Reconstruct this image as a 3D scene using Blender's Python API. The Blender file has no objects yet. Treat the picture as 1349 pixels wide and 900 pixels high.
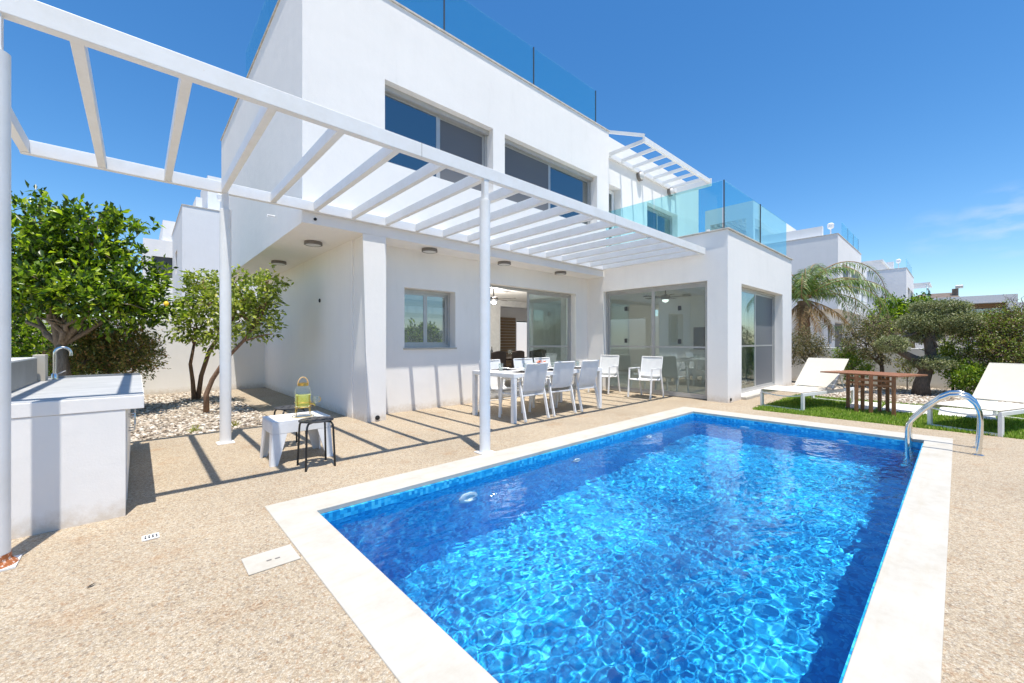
import bpy, bmesh, math, random
import numpy as np
from mathutils import Vector, Matrix, noise
from mathutils.geometry import delaunay_2d_cdt

sc = bpy.context.scene
COL = sc.collection
R = math.radians

# ------------------------------------------------------------------ camera
cam = bpy.data.cameras.new('camera')
camo = bpy.data.objects.new('camera', cam)
COL.objects.link(camo)
sc.camera = camo
camo.location = (0, 0, 1.2)
camo.rotation_euler = (R(90), 0, 0.82884 - R(90))
cam.sensor_width = 36
cam.lens = 36 * 538.5 / 1349
cam.clip_start = .02
cam.clip_end = 3000

# ------------------------------------------------------------------ world
SUN = Vector((-.085, -.258, 1)).normalized()
world = bpy.data.worlds.new('World')
sc.world = world
world.use_nodes = True
wn = world.node_tree
bg = wn.nodes['Background']
sky = wn.nodes.new('ShaderNodeTexSky')
sky.sky_type = 'NISHITA'
sky.sun_disc = False
sky.sun_elevation = math.asin(SUN.z)
sky.sun_rotation = math.atan2(SUN.x, SUN.y)
sky.altitude = 0
sky.air_density = 1.0
sky.dust_density = 0.3
sky.ozone_density = 3.0
hs = wn.nodes.new('ShaderNodeHueSaturation')
hs.inputs['Hue'].default_value = .500
hs.inputs['Saturation'].default_value = 1.30
hs.inputs['Value'].default_value = 1.36
wn.links.new(sky.outputs[0], hs.inputs['Color'])
# two thin wisps of cloud low over the garden
geo = wn.nodes.new('ShaderNodeTexCoord')
mp = wn.nodes.new('ShaderNodeMapping')
mp.inputs['Scale'].default_value = (9, 9, 26)
wn.links.new(geo.outputs['Generated'], mp.inputs[0])
nz = wn.nodes.new('ShaderNodeTexNoise')
nz.inputs['Scale'].default_value = 1.6
nz.inputs['Detail'].default_value = 7
wn.links.new(mp.outputs[0], nz.inputs['Vector'])
acc = None
for d, w_, a_ in (((.981, -.053, .185), .9982, .6), ((.982, .028, .18), .9991, .3)):
    dv = Vector(d).normalized()
    dot = wn.nodes.new('ShaderNodeVectorMath'); dot.operation = 'DOT_PRODUCT'
    nrm = wn.nodes.new('ShaderNodeVectorMath'); nrm.operation = 'NORMALIZE'
    wn.links.new(geo.outputs['Generated'], nrm.inputs[0])
    wn.links.new(nrm.outputs[0], dot.inputs[0])
    dot.inputs[1].default_value = dv
    mr = wn.nodes.new('ShaderNodeMapRange')
    mr.inputs['From Min'].default_value = w_
    mr.inputs['From Max'].default_value = 1.0
    mr.inputs['To Max'].default_value = a_
    wn.links.new(dot.outputs['Value'], mr.inputs[0])
    if acc is None: acc = mr.outputs[0]
    else:
        ad = wn.nodes.new('ShaderNodeMath'); ad.operation = 'ADD'
        wn.links.new(acc, ad.inputs[0]); wn.links.new(mr.outputs[0], ad.inputs[1]); acc = ad.outputs[0]
cr = wn.nodes.new('ShaderNodeMapRange')
cr.inputs['From Min'].default_value = .42
cr.inputs['From Max'].default_value = .75
wn.links.new(nz.outputs[0], cr.inputs[0])
mu = wn.nodes.new('ShaderNodeMath'); mu.operation = 'MULTIPLY'; mu.use_clamp = True
wn.links.new(acc, mu.inputs[0]); wn.links.new(cr.outputs[0], mu.inputs[1])
cm = wn.nodes.new('ShaderNodeMix'); cm.data_type = 'RGBA'
wn.links.new(mu.outputs[0], cm.inputs[0])
wn.links.new(hs.outputs[0], cm.inputs[6])
cm.inputs[7].default_value = (6.0, 6.5, 7.2, 1)
wn.links.new(cm.outputs[2], bg.inputs[0])
bg.inputs[1].default_value = .105

L = bpy.data.lights.new('sun', 'SUN')
L.energy = 4.7
L.angle = R(.5)
L.color = (1, .95, .87)
L.cycles.is_caustics_light = True
lo = bpy.data.objects.new('sun', L)
COL.objects.link(lo)
lo.location = (0, 0, 30)
lo.rotation_euler = SUN.to_track_quat('Z', 'Y').to_euler()

sc.view_settings.view_transform = 'Standard'
sc.view_settings.look = 'None'
sc.view_settings.exposure = 0.42
sc.view_settings.gamma = 1
sc.view_settings.use_curve_mapping = False
sc.cycles.max_bounces = 14
sc.cycles.diffuse_bounces = 6
sc.cycles.glossy_bounces = 5
sc.cycles.transmission_bounces = 8
sc.cycles.transparent_max_bounces = 24
sc.cycles.sample_clamp_indirect = 6

# ------------------------------------------------------------------ materials
def newmat(n):
    m = bpy.data.materials.new(n); m.use_nodes = True
    return m, m.node_tree, m.node_tree.nodes['Principled BSDF']

def coords(nt, scale=(1, 1, 1)):
    tc = nt.nodes.new('ShaderNodeTexCoord')
    m = nt.nodes.new('ShaderNodeMapping')
    m.inputs['Scale'].default_value = scale
    nt.links.new(tc.outputs['Object'], m.inputs[0])
    return m.outputs[0]

def noise_n(nt, vec, scale, detail=4, rough=.55):
    n = nt.nodes.new('ShaderNodeTexNoise')
    n.inputs['Scale'].default_value = scale
    n.inputs['Detail'].default_value = detail
    n.inputs['Roughness'].default_value = rough
    nt.links.new(vec, n.inputs['Vector'])
    return n.outputs[0]

def ramp(nt, fac, stops, interp='LINEAR'):
    r = nt.nodes.new('ShaderNodeValToRGB')
    r.color_ramp.interpolation = interp
    e = r.color_ramp.elements
    while len(e) < len(stops): e.new(.5)
    for k, (p, c) in enumerate(stops):
        e[k].position = p; e[k].color = (*c, 1)
    nt.links.new(fac, r.inputs[0])
    return r.outputs[0]

def mixc(nt, fac, a, b, mode='MIX'):
    m = nt.nodes.new('ShaderNodeMix'); m.data_type = 'RGBA'; m.blend_type = mode
    if isinstance(fac, (int, float)): m.inputs[0].default_value = fac
    else: nt.links.new(fac, m.inputs[0])
    for i, c in ((6, a), (7, b)):
        if isinstance(c, tuple): m.inputs[i].default_value = (*c, 1)
        else: nt.links.new(c, m.inputs[i])
    return m.outputs[2]

def bump(nt, p, h, strength, dist):
    b = nt.nodes.new('ShaderNodeBump')
    b.inputs['Strength'].default_value = strength
    b.inputs['Distance'].default_value = dist
    nt.links.new(h, b.inputs['Height'])
    nt.links.new(b.outputs[0], p.inputs['Normal'])

def surf(n, c, rough=.5, metal=0, var=.06, scale=8, bmp=0, bscale=200, spec=.5):
    """plain surface with slight tonal variation and optional fine bump"""
    m, nt, p = newmat(n)
    v = coords(nt)
    f = noise_n(nt, v, scale, 5)
    lo_ = tuple(max(0, x * (1 - var)) for x in c); hi = tuple(min(1, x * (1 + var)) for x in c)
    nt.links.new(ramp(nt, f, [(.3, lo_), (.7, hi)]), p.inputs['Base Color'])
    p.inputs['Roughness'].default_value = rough
    p.inputs['Metallic'].default_value = metal
    p.inputs['Specular IOR Level'].default_value = spec
    if bmp:
        bump(nt, p, noise_n(nt, v, bscale, 3), bmp, .002)
    return m

def plaster(n, c, stain=.10):
    m, nt, p = newmat(n)
    v = coords(nt)
    vs = coords(nt, (2.2, 2.2, .35))
    a = noise_n(nt, v, 1.1, 6, .6)
    b = noise_n(nt, vs, 2.5, 6, .65)
    base = ramp(nt, a, [(.3, tuple(x * .965 for x in c)), (.7, c)])
    st = ramp(nt, b, [(.42, (1, 1, 1)), (.62, (.985, .985, .985)), (.78, (1 - stain, 1 - stain, 1 - stain * 1.1))])
    # splash dirt along the foot of the wall
    tc = nt.nodes.new('ShaderNodeNewGeometry'); sx = nt.nodes.new('ShaderNodeSeparateXYZ'); nt.links.new(tc.outputs['Position'], sx.inputs[0])
    mr = nt.nodes.new('ShaderNodeMapRange'); mr.inputs['From Min'].default_value = .22; mr.inputs['From Max'].default_value = .0
    nt.links.new(sx.outputs['Z'], mr.inputs[0])
    dn = nt.nodes.new('ShaderNodeMath'); dn.operation = 'MULTIPLY'; nt.links.new(mr.outputs[0], dn.inputs[0]); nt.links.new(noise_n(nt, v, 14, 6, .7), dn.inputs[1])
    dr = ramp(nt, dn.outputs[0], [(.18, (1, 1, 1)), (.5, (.80, .74, .66))])
    body = mixc(nt, 1.0, mixc(nt, 1.0, base, st, 'MULTIPLY'), dr, 'MULTIPLY')
    nt.links.new(body, p.inputs['Base Color'])
    p.inputs['Roughness'].default_value = .85
    p.inputs['Specular IOR Level'].default_value = .25
    hh = nt.nodes.new('ShaderNodeMath'); hh.operation = 'MULTIPLY_ADD'; hh.inputs[1].default_value = 3.0
    nt.links.new(noise_n(nt, v, 5, 3, .5), hh.inputs[0]); nt.links.new(noise_n(nt, v, 70, 5, .7), hh.inputs[2])
    bump(nt, p, hh.outputs[0], .22, .006)
    return m

M = {}
M['wall'] = plaster('white_plaster', (.875, .85, .815), .06)
M['wall2'] = plaster('garden_wall_plaster', (.74, .72, .68), .16)
M['farwall'] = plaster('neighbour_plaster', (.78, .78, .78))
def rustpaint():
    m, nt, p = newmat('weathered_white_paint')
    v = coords(nt)
    a = ramp(nt, noise_n(nt, v, 3.5, 8, .75), [(.3, (.74, .73, .70)), (.6, (.80, .80, .79))])
    k = ramp(nt, noise_n(nt, v, 9, 9, .8), [(.66, (0, 0, 0)), (.76, (.85, .85, .85))])
    nt.links.new(mixc(nt, k, a, (.52, .36, .22)), p.inputs['Base Color'])
    p.inputs['Roughness'].default_value = .5
    return m
M['pergola'] = rustpaint()
M['metalw'] = surf('white_powder_coat', (.80, .80, .79), .35, bmp=0)
M['alu'] = surf('grey_aluminium', (.46, .46, .45), .35, .3)
M['alud'] = surf('dark_aluminium', (.07, .075, .08), .4, .2)
M['inner'] = surf('interior_paint', (.86, .86, .85), .8)
M['chrome'] = surf('brushed_steel', (.72, .72, .70), .14, 1, .04)
M['black'] = surf('black_tube', (.012, .012, .013), .35)
M['seatdark'] = surf('dark_plastic', (.055, .055, .06), .5)
M['plastic'] = surf('white_plastic', (.80, .81, .82), .45)
M['sling'] = surf('white_sling', (.74, .74, .73), .8, bmp=.5, bscale=900)
M['cream'] = surf('cream_sling', (.62, .58, .49), .85, bmp=.5, bscale=900, var=.03)
M['gold'] = surf('gold_wire', (.75, .50, .13), .3, 1, .05)
M['porcelain'] = surf('porcelain', (.82, .82, .80), .2)
M['napkin'] = surf('dark_place_mat', (.16, .14, .13), .8)
M['orange'] = surf('orange_petals', (.80, .20, .06), .6, var=.5, scale=60)
M['yellow'] = surf('lemon_skin', (.85, .55, .03), .5)
M['darkwood'] = surf('dark_brown_wood', (.045, .028, .02), .4)
M['brownfab'] = surf('brown_fabric', (.06, .04, .032), .8)
M['lampgrey'] = surf('grey_lamp_rim', (.18, .165, .15), .5)
M['rubber'] = surf('black_rubber', (.01, .01, .01), .6)
M['floor'] = surf('floor_tile', (.74, .72, .68), .3)
M['roofstone'] = surf('coping_stone', (.56, .52, .46), .8, var=.25, scale=9, bmp=.3)
M['benchgrey'] = surf('grey_tiles', (.20, .21, .21), .4, var=.2, scale=4)
M['barbecue_post'] = surf('beige_plaster', (.50, .45, .37), .8)
M['steelwood'] = surf('pale_wood', (.62, .42, .2), .5)
M['leaf_litter'] = surf('dry_leaf', (.05, .035, .02), .8)
M['tileroof'] = surf('brown_roof', (.16, .12, .09), .7, var=.4, scale=3)
M['orangewall'] = surf('brown_cladding', (.30, .16, .08), .7)
M['greywall'] = surf('pale_grey_wall', (.62, .63, .65), .8)

def lamp_mat():
    m, nt, p = newmat('lamp_diffuser')
    v = coords(nt)
    nt.links.new(ramp(nt, noise_n(nt, v, 30, 2), [(.3, (.62, .62, .6)), (.7, (.7, .7, .68))]), p.inputs['Base Color'])
    p.inputs['Roughness'].default_value = .3
    return m
M['diffuser'] = lamp_mat()
M['fanlamp'] = lamp_mat(); M['fanlamp'].node_tree.nodes['Principled BSDF'].inputs['Emission Color'].default_value = (1, .96, .9, 1); M['fanlamp'].node_tree.nodes['Principled BSDF'].inputs['Emission Strength'].default_value = 1.6

def kitchen_top():
    m, nt, p = newmat('cement_worktop')
    v = coords(nt, (1, 3.5, 1))
    f = noise_n(nt, v, 4, 7, .65)
    nt.links.new(ramp(nt, f, [(.3, (.36, .365, .36)), (.5, (.44, .445, .44)), (.7, (.52, .52, .51))]), p.inputs['Base Color'])
    p.inputs['Roughness'].default_value = .55
    bump(nt, p, noise_n(nt, v, 60, 4), .2, .002)
    return m
M['worktop'] = kitchen_top()

def deck_mat():
    m, nt, p = newmat('exposed_aggregate')
    v = coords(nt)
    def vor(s, feat='F1'):
        n = nt.nodes.new('ShaderNodeTexVoronoi'); n.feature = feat
        n.inputs['Scale'].default_value = s
        nt.links.new(v, n.inputs['Vector'])
        return n
    a = vor(145); b = vor(84)
    sa = nt.nodes.new('ShaderNodeSeparateColor'); nt.links.new(a.outputs['Color'], sa.inputs[0])
    sb = nt.nodes.new('ShaderNodeSeparateColor'); nt.links.new(b.outputs['Color'], sb.inputs[0])
    ca = ramp(nt, sa.outputs[0], [(0, (.27, .205, .145)), (.09, (.36, .27, .18)), (.3, (.50, .38, .25)), (.5, (.60, .49, .35)),
                                  (.7, (.68, .58, .44)), (.88, (.76, .68, .56)), (1, (.84, .80, .72))], 'CONSTANT')
    cb = ramp(nt, sb.outputs[1], [(0, (.17, .15, .14)), (.07, (.44, .24, .12)), (.17, (.60, .50, .38)), (.5, (.52, .50, .46)), (.6, (.68, .58, .44)),
                                  (.85, (.80, .74, .64))], 'CONSTANT')
    c = mixc(nt, .38, ca, cb)
    c = mixc(nt, .22, c, (.57, .50, .41))
    # mortar between pebbles
    e = vor(145, 'DISTANCE_TO_EDGE')
    em = ramp(nt, e.outputs['Distance'], [(0, (.62, .58, .52)), (.09, (1, 1, 1))])
    c = mixc(nt, 1, c, em, 'MULTIPLY')
    # broad wear and rusty stains
    w_ = ramp(nt, noise_n(nt, v, .9, 5, .6), [(.3, (.69, .67, .63)), (.55, (.79, .775, .735)), (.75, (.82, .795, .74))])
    c = mixc(nt, 1, c, w_, 'MULTIPLY')
    r_ = ramp(nt, noise_n(nt, v, 2.6, 7, .7), [(.55, (0, 0, 0)), (.72, (.55, .55, .55))])
    c = mixc(nt, r_, c, mixc(nt, 1, c, (.80, .56, .36), 'MULTIPLY'))
    nt.links.new(c, p.inputs['Base Color'])
    p.inputs['Roughness'].default_value = .8
    p.inputs['Specular IOR Level'].default_value = .3
    h = nt.nodes.new('ShaderNodeMath'); h.operation = 'SUBTRACT'; h.inputs[0].default_value = 1
    nt.links.new(a.outputs['Distance'], h.inputs[1])
    bump(nt, p, h.outputs[0], .55, .004)
    return m
M['deck'] = deck_mat()

def coping_mat():
    m, nt, p = newmat('white_pool_coping')
    v = coords(nt, (1, 1, 1))
    a = noise_n(nt, v, 3.2, 8, .72)
    b = noise_n(nt, coords(nt, (1, 5, 1)), 2.5, 6, .7)
    c = ramp(nt, a, [(.3, (.43, .395, .33)), (.48, (.49, .46, .40)), (.72, (.52, .50, .455))])
    c = mixc(nt, 1, c, ramp(nt, b, [(.3, (.96, .93, .88)), (.5, (1, 1, 1))]), 'MULTIPLY')
    nt.links.new(c, p.inputs['Base Color'])
    p.inputs['Roughness'].default_value = .7
    bump(nt, p, noise_n(nt, v, 90, 5, .7), .25, .003)
    return m
M['coping'] = coping_mat()

def tile_mat():
    m, nt, p = newmat('blue_mosaic')
    v = coords(nt)
    n = nt.nodes.new('ShaderNodeTexVoronoi'); n.distance = 'CHEBYCHEV'
    n.inputs['Scale'].default_value = 38; n.inputs['Randomness'].default_value = 0
    nt.links.new(v, n.inputs['Vector'])
    s = nt.nodes.new('ShaderNodeSeparateColor'); nt.links.new(n.outputs['Color'], s.inputs[0])
    c = ramp(nt, s.outputs[0], [(0, (.007, .23, .55)), (.35, (.014, .35, .69)), (.7, (.03, .45, .79)), (1, (.09, .60, .86))])
    g = ramp(nt, n.outputs['Distance'], [(.44, (1, 1, 1)), (.49, (.75, .85, .95))])
    c = mixc(nt, 1, c, g, 'MULTIPLY')
    nt.links.new(c, p.inputs['Base Color'])
    p.inputs['Roughness'].default_value = .35
    return m
M['tile'] = tile_mat()

def water_mat():
    m = bpy.data.materials.new('pool_water'); m.use_nodes = True
    nt = m.node_tree; nt.nodes.clear()
    g = nt.nodes.new('ShaderNodeBsdfGlass'); g.inputs['IOR'].default_value = 1.33
    g.inputs['Roughness'].default_value = 0
    g.inputs[0].default_value = (.88, .99, 1, 1)
    o = nt.nodes.new('ShaderNodeOutputMaterial'); nt.links.new(g.outputs[0], o.inputs[0])
    return m
M['water'] = water_mat()

def pane(n, tint, refl, rough=0.0, extra=None):
    """thin glass sheet: tinted see-through plus a clear reflection that grows at grazing angles"""
    m = bpy.data.materials.new(n); m.use_nodes = True
    nt = m.node_tree; nt.nodes.clear()
    t = nt.nodes.new('ShaderNodeBsdfTransparent'); t.inputs[0].default_value = (*tint, 1)
    g = nt.nodes.new('ShaderNodeBsdfGlossy'); g.inputs['Roughness'].default_value = rough
    g.inputs[0].default_value = (.92, .97, .96, 1)
    lw = nt.nodes.new('ShaderNodeLayerWeight')
    fr = nt.nodes.new('ShaderNodeMath'); fr.operation = 'POWER'; fr.inputs[1].default_value = 4.5
    nt.links.new(lw.outputs['Facing'], fr.inputs[0])
    mr = nt.nodes.new('ShaderNodeMapRange')
    mr.inputs['To Min'].default_value = refl; mr.inputs['To Max'].default_value = 1
    nt.links.new(fr.outputs[0], mr.inputs[0])
    mx = nt.nodes.new('ShaderNodeMixShader')
    nt.links.new(mr.outputs[0], mx.inputs[0]); nt.links.new(t.outputs[0], mx.inputs[1]); nt.links.new(g.outputs[0], mx.inputs[2])
    out = mx.outputs[0]
    if extra:
        d = nt.nodes.new('ShaderNodeBsdfDiffuse'); d.inputs[0].default_value = (*extra[0], 1)
        m2 = nt.nodes.new('ShaderNodeMixShader'); m2.inputs[0].default_value = extra[1]
        nt.links.new(out, m2.inputs[1]); nt.links.new(d.outputs[0], m2.inputs[2]); out = m2.outputs[0]
    o = nt.nodes.new('ShaderNodeOutputMaterial'); nt.links.new(out, o.inputs[0])
    return m
M['glass'] = pane('window_glass', (.76, .84, .84), .15)
M['glassdark'] = pane('dark_window_glass', (.40, .46, .48), .22)
M['screen'] = pane('fly_screen', (.50, .52, .54), .03, .3, ((.22, .23, .25), .62))
M['balglass'] = pane('aqua_balustrade_glass', (.70, .93, .96), .03, 0, ((.30, .66, .72), .03))
M['clear'] = pane('clear_glass', (.90, .93, .92), .06, 0, ((.8, .82, .8), .06))
def lemonade():
    m, nt, p = newmat('lemonade'); p.inputs['Emission Strength'].default_value = 0
    v = coords(nt)
    nt.links.new(ramp(nt, noise_n(nt, v, 25, 3), [(.3, (.72, .68, .05)), (.7, (.85, .82, .12))]), p.inputs['Base Color'])
    p.inputs['Roughness'].default_value = .2
    return m
M['lemonade'] = lemonade()

def leafmat(n, stops, trans=.30, rough=.42):
    m = bpy.data.materials.new(n); m.use_nodes = True
    nt = m.node_tree; p = nt.nodes['Principled BSDF']
    g = nt.nodes.new('ShaderNodeNewGeometry')
    c = ramp(nt, g.outputs['Random Per Island'], stops)
    nt.links.new(c, p.inputs['Base Color'])
    p.inputs['Roughness'].default_value = rough
    t = nt.nodes.new('ShaderNodeBsdfTranslucent')
    nt.links.new(mixc(nt, 1, c, (1.3, 1.5, .5), 'MULTIPLY'), t.inputs[0])
    mx = nt.nodes.new('ShaderNodeMixShader'); mx.inputs[0].default_value = trans
    nt.links.new(p.outputs[0], mx.inputs[1]); nt.links.new(t.outputs[0], mx.inputs[2])
    nt.links.new(mx.outputs[0], nt.nodes['Material Output'].inputs[0])
    return m
M['leaf_big'] = leafmat('glossy_green_leaf', [(0, (.02, .045, .010)), (.35, (.05, .10, .014)), (.7, (.22, .34, .024)), (1, (.52, .60, .05))], .42, .35)
M['leaf_citrus'] = leafmat('citrus_leaf', [(0, (.09, .125, .025)), (.5, (.27, .33, .06)), (.85, (.46, .50, .12)), (1, (.62, .58, .18))], .42, .4)
M['leaf_brown'] = leafmat('reddish_shrub_leaf', [(0, (.06, .08, .02)), (.45, (.18, .20, .045)), (.75, (.33, .27, .08)), (1, (.46, .22, .10))])
M['leaf_olive'] = leafmat('grey_olive_leaf', [(0, (.06, .065, .03)), (.5, (.16, .16, .07)), (.8, (.27, .23, .11)), (1, (.36, .24, .15))], .2, .6)
M['leaf_pad'] = leafmat('clipped_juniper_leaf', [(0, (.09, .105, .045)), (.5, (.23, .26, .11)), (.85, (.38, .39, .20)), (1, (.5, .46, .30))], .15, .6)
M['leaf_mix'] = leafmat('mixed_bush_leaf', [(0, (.06, .035, .03)), (.25, (.17, .09, .07)), (.5, (.13, .19, .035)), (.8, (.27, .36, .05)), (1, (.42, .31, .2))])
M['leaf_lime'] = leafmat('lime_leaf', [(0, (.06, .12, .015)), (.5, (.16, .28, .025)), (1, (.40, .46, .06))], .35)
M['leaf_yel'] = leafmat('yellow_leaf', [(0, (.16, .2, .04)), (.6, (.36, .34, .08)), (1, (.5, .42, .14))], .35)
M['palmleaf'] = leafmat('palm_leaflet', [(0, (.045, .09, .02)), (.5, (.11, .19, .045)), (.9, (.24, .33, .08)), (1, (.34, .32, .1))], .2, .45)
M['palmdry'] = leafmat('dry_palm_leaflet', [(0, (.24, .13, .06)), (1, (.48, .33, .16))], .2, .7)
M['grass'] = leafmat('lawn_blade', [(0, (.11, .19, .015)), (.5, (.24, .38, .035)), (.9, (.38, .48, .08)), (1, (.55, .48, .18))], .25, .6)
M['stone'] = leafmat('white_gravel_stone', [(0, (.15, .11, .08)), (.2, (.30, .235, .17)), (.5, (.46, .38, .29)), (.8, (.58, .51, .42)), (1, (.70, .66, .58))], 0, .85)

def barkmat(n, a, b):
    m, nt, p = newmat(n)
    v = coords(nt, (1, 1, .25))
    f = noise_n(nt, v, 45, 6, .7)
    nt.links.new(ramp(nt, f, [(.3, a), (.7, b)]), p.inputs['Base Color'])
    p.inputs['Roughness'].default_value = .9
    bump(nt, p, f, .8, .012)
    return m
M['bark'] = barkmat('grey_bark', (.13, .095, .065), (.34, .27, .20))
M['barkred'] = barkmat('reddish_bark', (.13, .07, .04), (.33, .20, .12))
M['barkdark'] = barkmat('dark_gnarled_bark', (.05, .038, .03), (.18, .135, .10))
M['twig'] = barkmat('twig_bark', (.12, .08, .05), (.30, .2, .13))

def woodmat(n, a, b, sc_=(1, 1, 1)):
    m, nt, p = newmat(n)
    v = coords(nt, sc_)
    f = noise_n(nt, v, 18, 6, .6)
    nt.links.new(ramp(nt, f, [(.3, a), (.7, b)]), p.inputs['Base Color'])
    p.inputs['Roughness'].default_value = .5
    bump(nt, p, f, .3, .003)
    return m
M['teak'] = woodmat('reddish_teak', (.20, .075, .030), (.40, .17, .07), (1, 5, .6))
M['slatwood'] = woodmat('light_brown_slats', (.25, .17, .10), (.38, .27, .17), (.5, 1, 6))

def groundmat(n, stops, s):
    m, nt, p = newmat(n)
    v = coords(nt)
    nt.links.new(ramp(nt, noise_n(nt, v, s, 8, .7), stops), p.inputs['Base Color'])
    p.inputs['Roughness'].default_value = .95
    bump(nt, p, noise_n(nt, v, s * 12, 6, .7), .5, .01)
    return m
M['earth'] = groundmat('sandy_earth', [(.3, (.26, .20, .13)), (.7, (.42, .34, .24))], 3)
M['gravelbase'] = groundmat('gravel_bed', [(.3, (.30, .25, .19)), (.7, (.55, .48, .39))], 30)
M['lawnbase'] = groundmat('lawn_soil', [(.3, (.10, .16, .02)), (.7, (.20, .26, .04))], 20)
M['slab'] = surf('paving_slab', (.70, .68, .62), .8, var=.08, scale=6, bmp=.3)

# ------------------------------------------------------------------ mesh helpers
class MB:
    def __init__(s): s.v = []; s.f = []; s.m = []
    def add(s, vs, fs, mi=0):
        o = len(s.v); s.v += [tuple(p) for p in vs]; s.f += [tuple(i + o for i in f) for f in fs]; s.m += [mi] * len(fs)
        return s
    def box(s, x0, x1, y0, y1, z0, z1, mi=0, rot=None):
        vs = [Vector((x, y, z)) for x in (x0, x1) for y in (y0, y1) for z in (z0, z1)]
        if rot:
            c, mt = rot; vs = [mt @ (p - Vector(c)) + Vector(c) for p in vs]
        return s.add(vs, [(0, 1, 3, 2), (4, 6, 7, 5), (0, 4, 5, 1), (2, 3, 7, 6), (0, 2, 6, 4), (1, 5, 7, 3)], mi)
    def beam(s, a, b, w, h, up=(0, 0, 1), mi=0):
        a = Vector(a); b = Vector(b); d = (b - a).normalized(); up = Vector(up)
        x = d.cross(up)
        if x.length < 1e-4: x = Vector((1, 0, 0))
        x.normalize(); u = x.cross(d).normalized()
        vs = []
        for p in (a, b):
            for sx, su in ((-1, -1), (1, -1), (1, 1), (-1, 1)): vs.append(p + x * sx * w / 2 + u * su * h / 2)
        return s.add(vs, [(0, 1, 2, 3), (7, 6, 5, 4), (0, 4, 5, 1), (1, 5, 6, 2), (2, 6, 7, 3), (3, 7, 4, 0)], mi)
    def tube(s, pts, rad, n=8, caps=True, mi=0, wob=0, seed=0):
        pts = [Vector(p) for p in pts]
        if isinstance(rad, (int, float)): rad = [rad] * len(pts)
        ref = None; rings = []; vs = []
        for i, p in enumerate(pts):
            d = (pts[min(i + 1, len(pts) - 1)] - pts[max(i - 1, 0)]).normalized()
            if ref is None:
                ref = Vector((1, 0, 0)) if abs(d.x) < .8 else Vector((0, 1, 0))
            a = (ref - d * ref.dot(d)).normalized(); ref = a; b = d.cross(a)
            for k in range(n):
                t = 2 * math.pi * k / n
                r_ = rad[i] * (1 + (wob * noise.noise(Vector((math.cos(t) * 1.5 + seed, math.sin(t) * 1.5, i * .8))) if wob else 0))
                vs.append(p + (a * math.cos(t) + b * math.sin(t)) * r_)
        fs = []
        for i in range(len(pts) - 1):
            for k in range(n):
                k2 = (k + 1) % n
                fs.append((i * n + k, i * n + k2, (i + 1) * n + k2, (i + 1) * n + k))
        if caps:
            fs.append(tuple(range(n - 1, -1, -1))); o = (len(pts) - 1) * n; fs.append(tuple(o + k for k in range(n)))
        return s.add(vs, fs, mi)
    def lathe(s, c, prof, n=20, mi=0, close=False):
        """prof: list of (r, z) around a vertical axis at c"""
        vs = []; fs = []
        for r_, z in prof:
            for k in range(n):
                t = 2 * math.pi * k / n; vs.append((c[0] + r_ * math.cos(t), c[1] + r_ * math.sin(t), c[2] + z))
        for i in range(len(prof) - 1):
            for k in range(n):
                k2 = (k + 1) % n; fs.append((i * n + k, i * n + k2, (i + 1) * n + k2, (i + 1) * n + k))
        if close:
            fs.append(tuple(range(n - 1, -1, -1))); o = (len(prof) - 1) * n; fs.append(tuple(o + k for k in range(n)))
        return s.add(vs, fs, mi)
    def build(s, name, mats, parent=None, smooth=False, bevel=0, loc=None, rotz=0, angle=40):
        if not isinstance(mats, (list, tuple)): mats = [mats]
        me = bpy.data.meshes.new(name)
        me.from_pydata(s.v, [], s.f)
        for m in mats: me.materials.append(m)
        if len(mats) > 1: me.polygons.foreach_set('material_index', s.m)
        if smooth:
            me.polygons.foreach_set('use_smooth', [True] * len(s.f))
        me.validate(); me.update()
        o = bpy.data.objects.new(name, me)
        COL.objects.link(o)
        if parent: o.parent = parent
        if loc: o.location = loc
        o.rotation_euler.z = rotz
        if smooth and angle:
            bm = bmesh.new(); bm.from_mesh(me)
            for e in bm.edges:
                if len(e.link_faces) == 2 and e.calc_face_angle(0) > R(angle): e.smooth = False
            bm.to_mesh(me); bm.free()
        if bevel:
            b = o.modifiers.new('bevel', 'BEVEL'); b.width = bevel; b.segments = 2; b.limit_method = 'ANGLE'
        return o

def tag(o, label=None, cat=None, group=None, kind=None):
    if label: o['label'] = label
    if cat: o['category'] = cat
    if group: o['group'] = group
    if kind: o['kind'] = kind
    return o
def thing(name, label, cat, loc=(0, 0, 0), rz=0, group=None):
    o = bpy.data.objects.new(name, None); COL.objects.link(o)
    o.empty_display_size = .2
    o.location = loc; o.rotation_euler.z = rz
    return tag(o, label, cat, group)
def kids(o): return [c for c in bpy.data.objects if c.parent == o]
def dup(o, loc=None, rz=None, label=None, parent=None):
    c = o.copy(); COL.objects.link(c)
    if loc is not None: c.location = loc
    if rz is not None: c.rotation_euler.z = rz
    if label: c['label'] = label
    if parent: c.parent = parent; c.matrix_parent_inverse = o.matrix_parent_inverse
    for k in kids(o): dup(k, parent=c)
    return c

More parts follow.
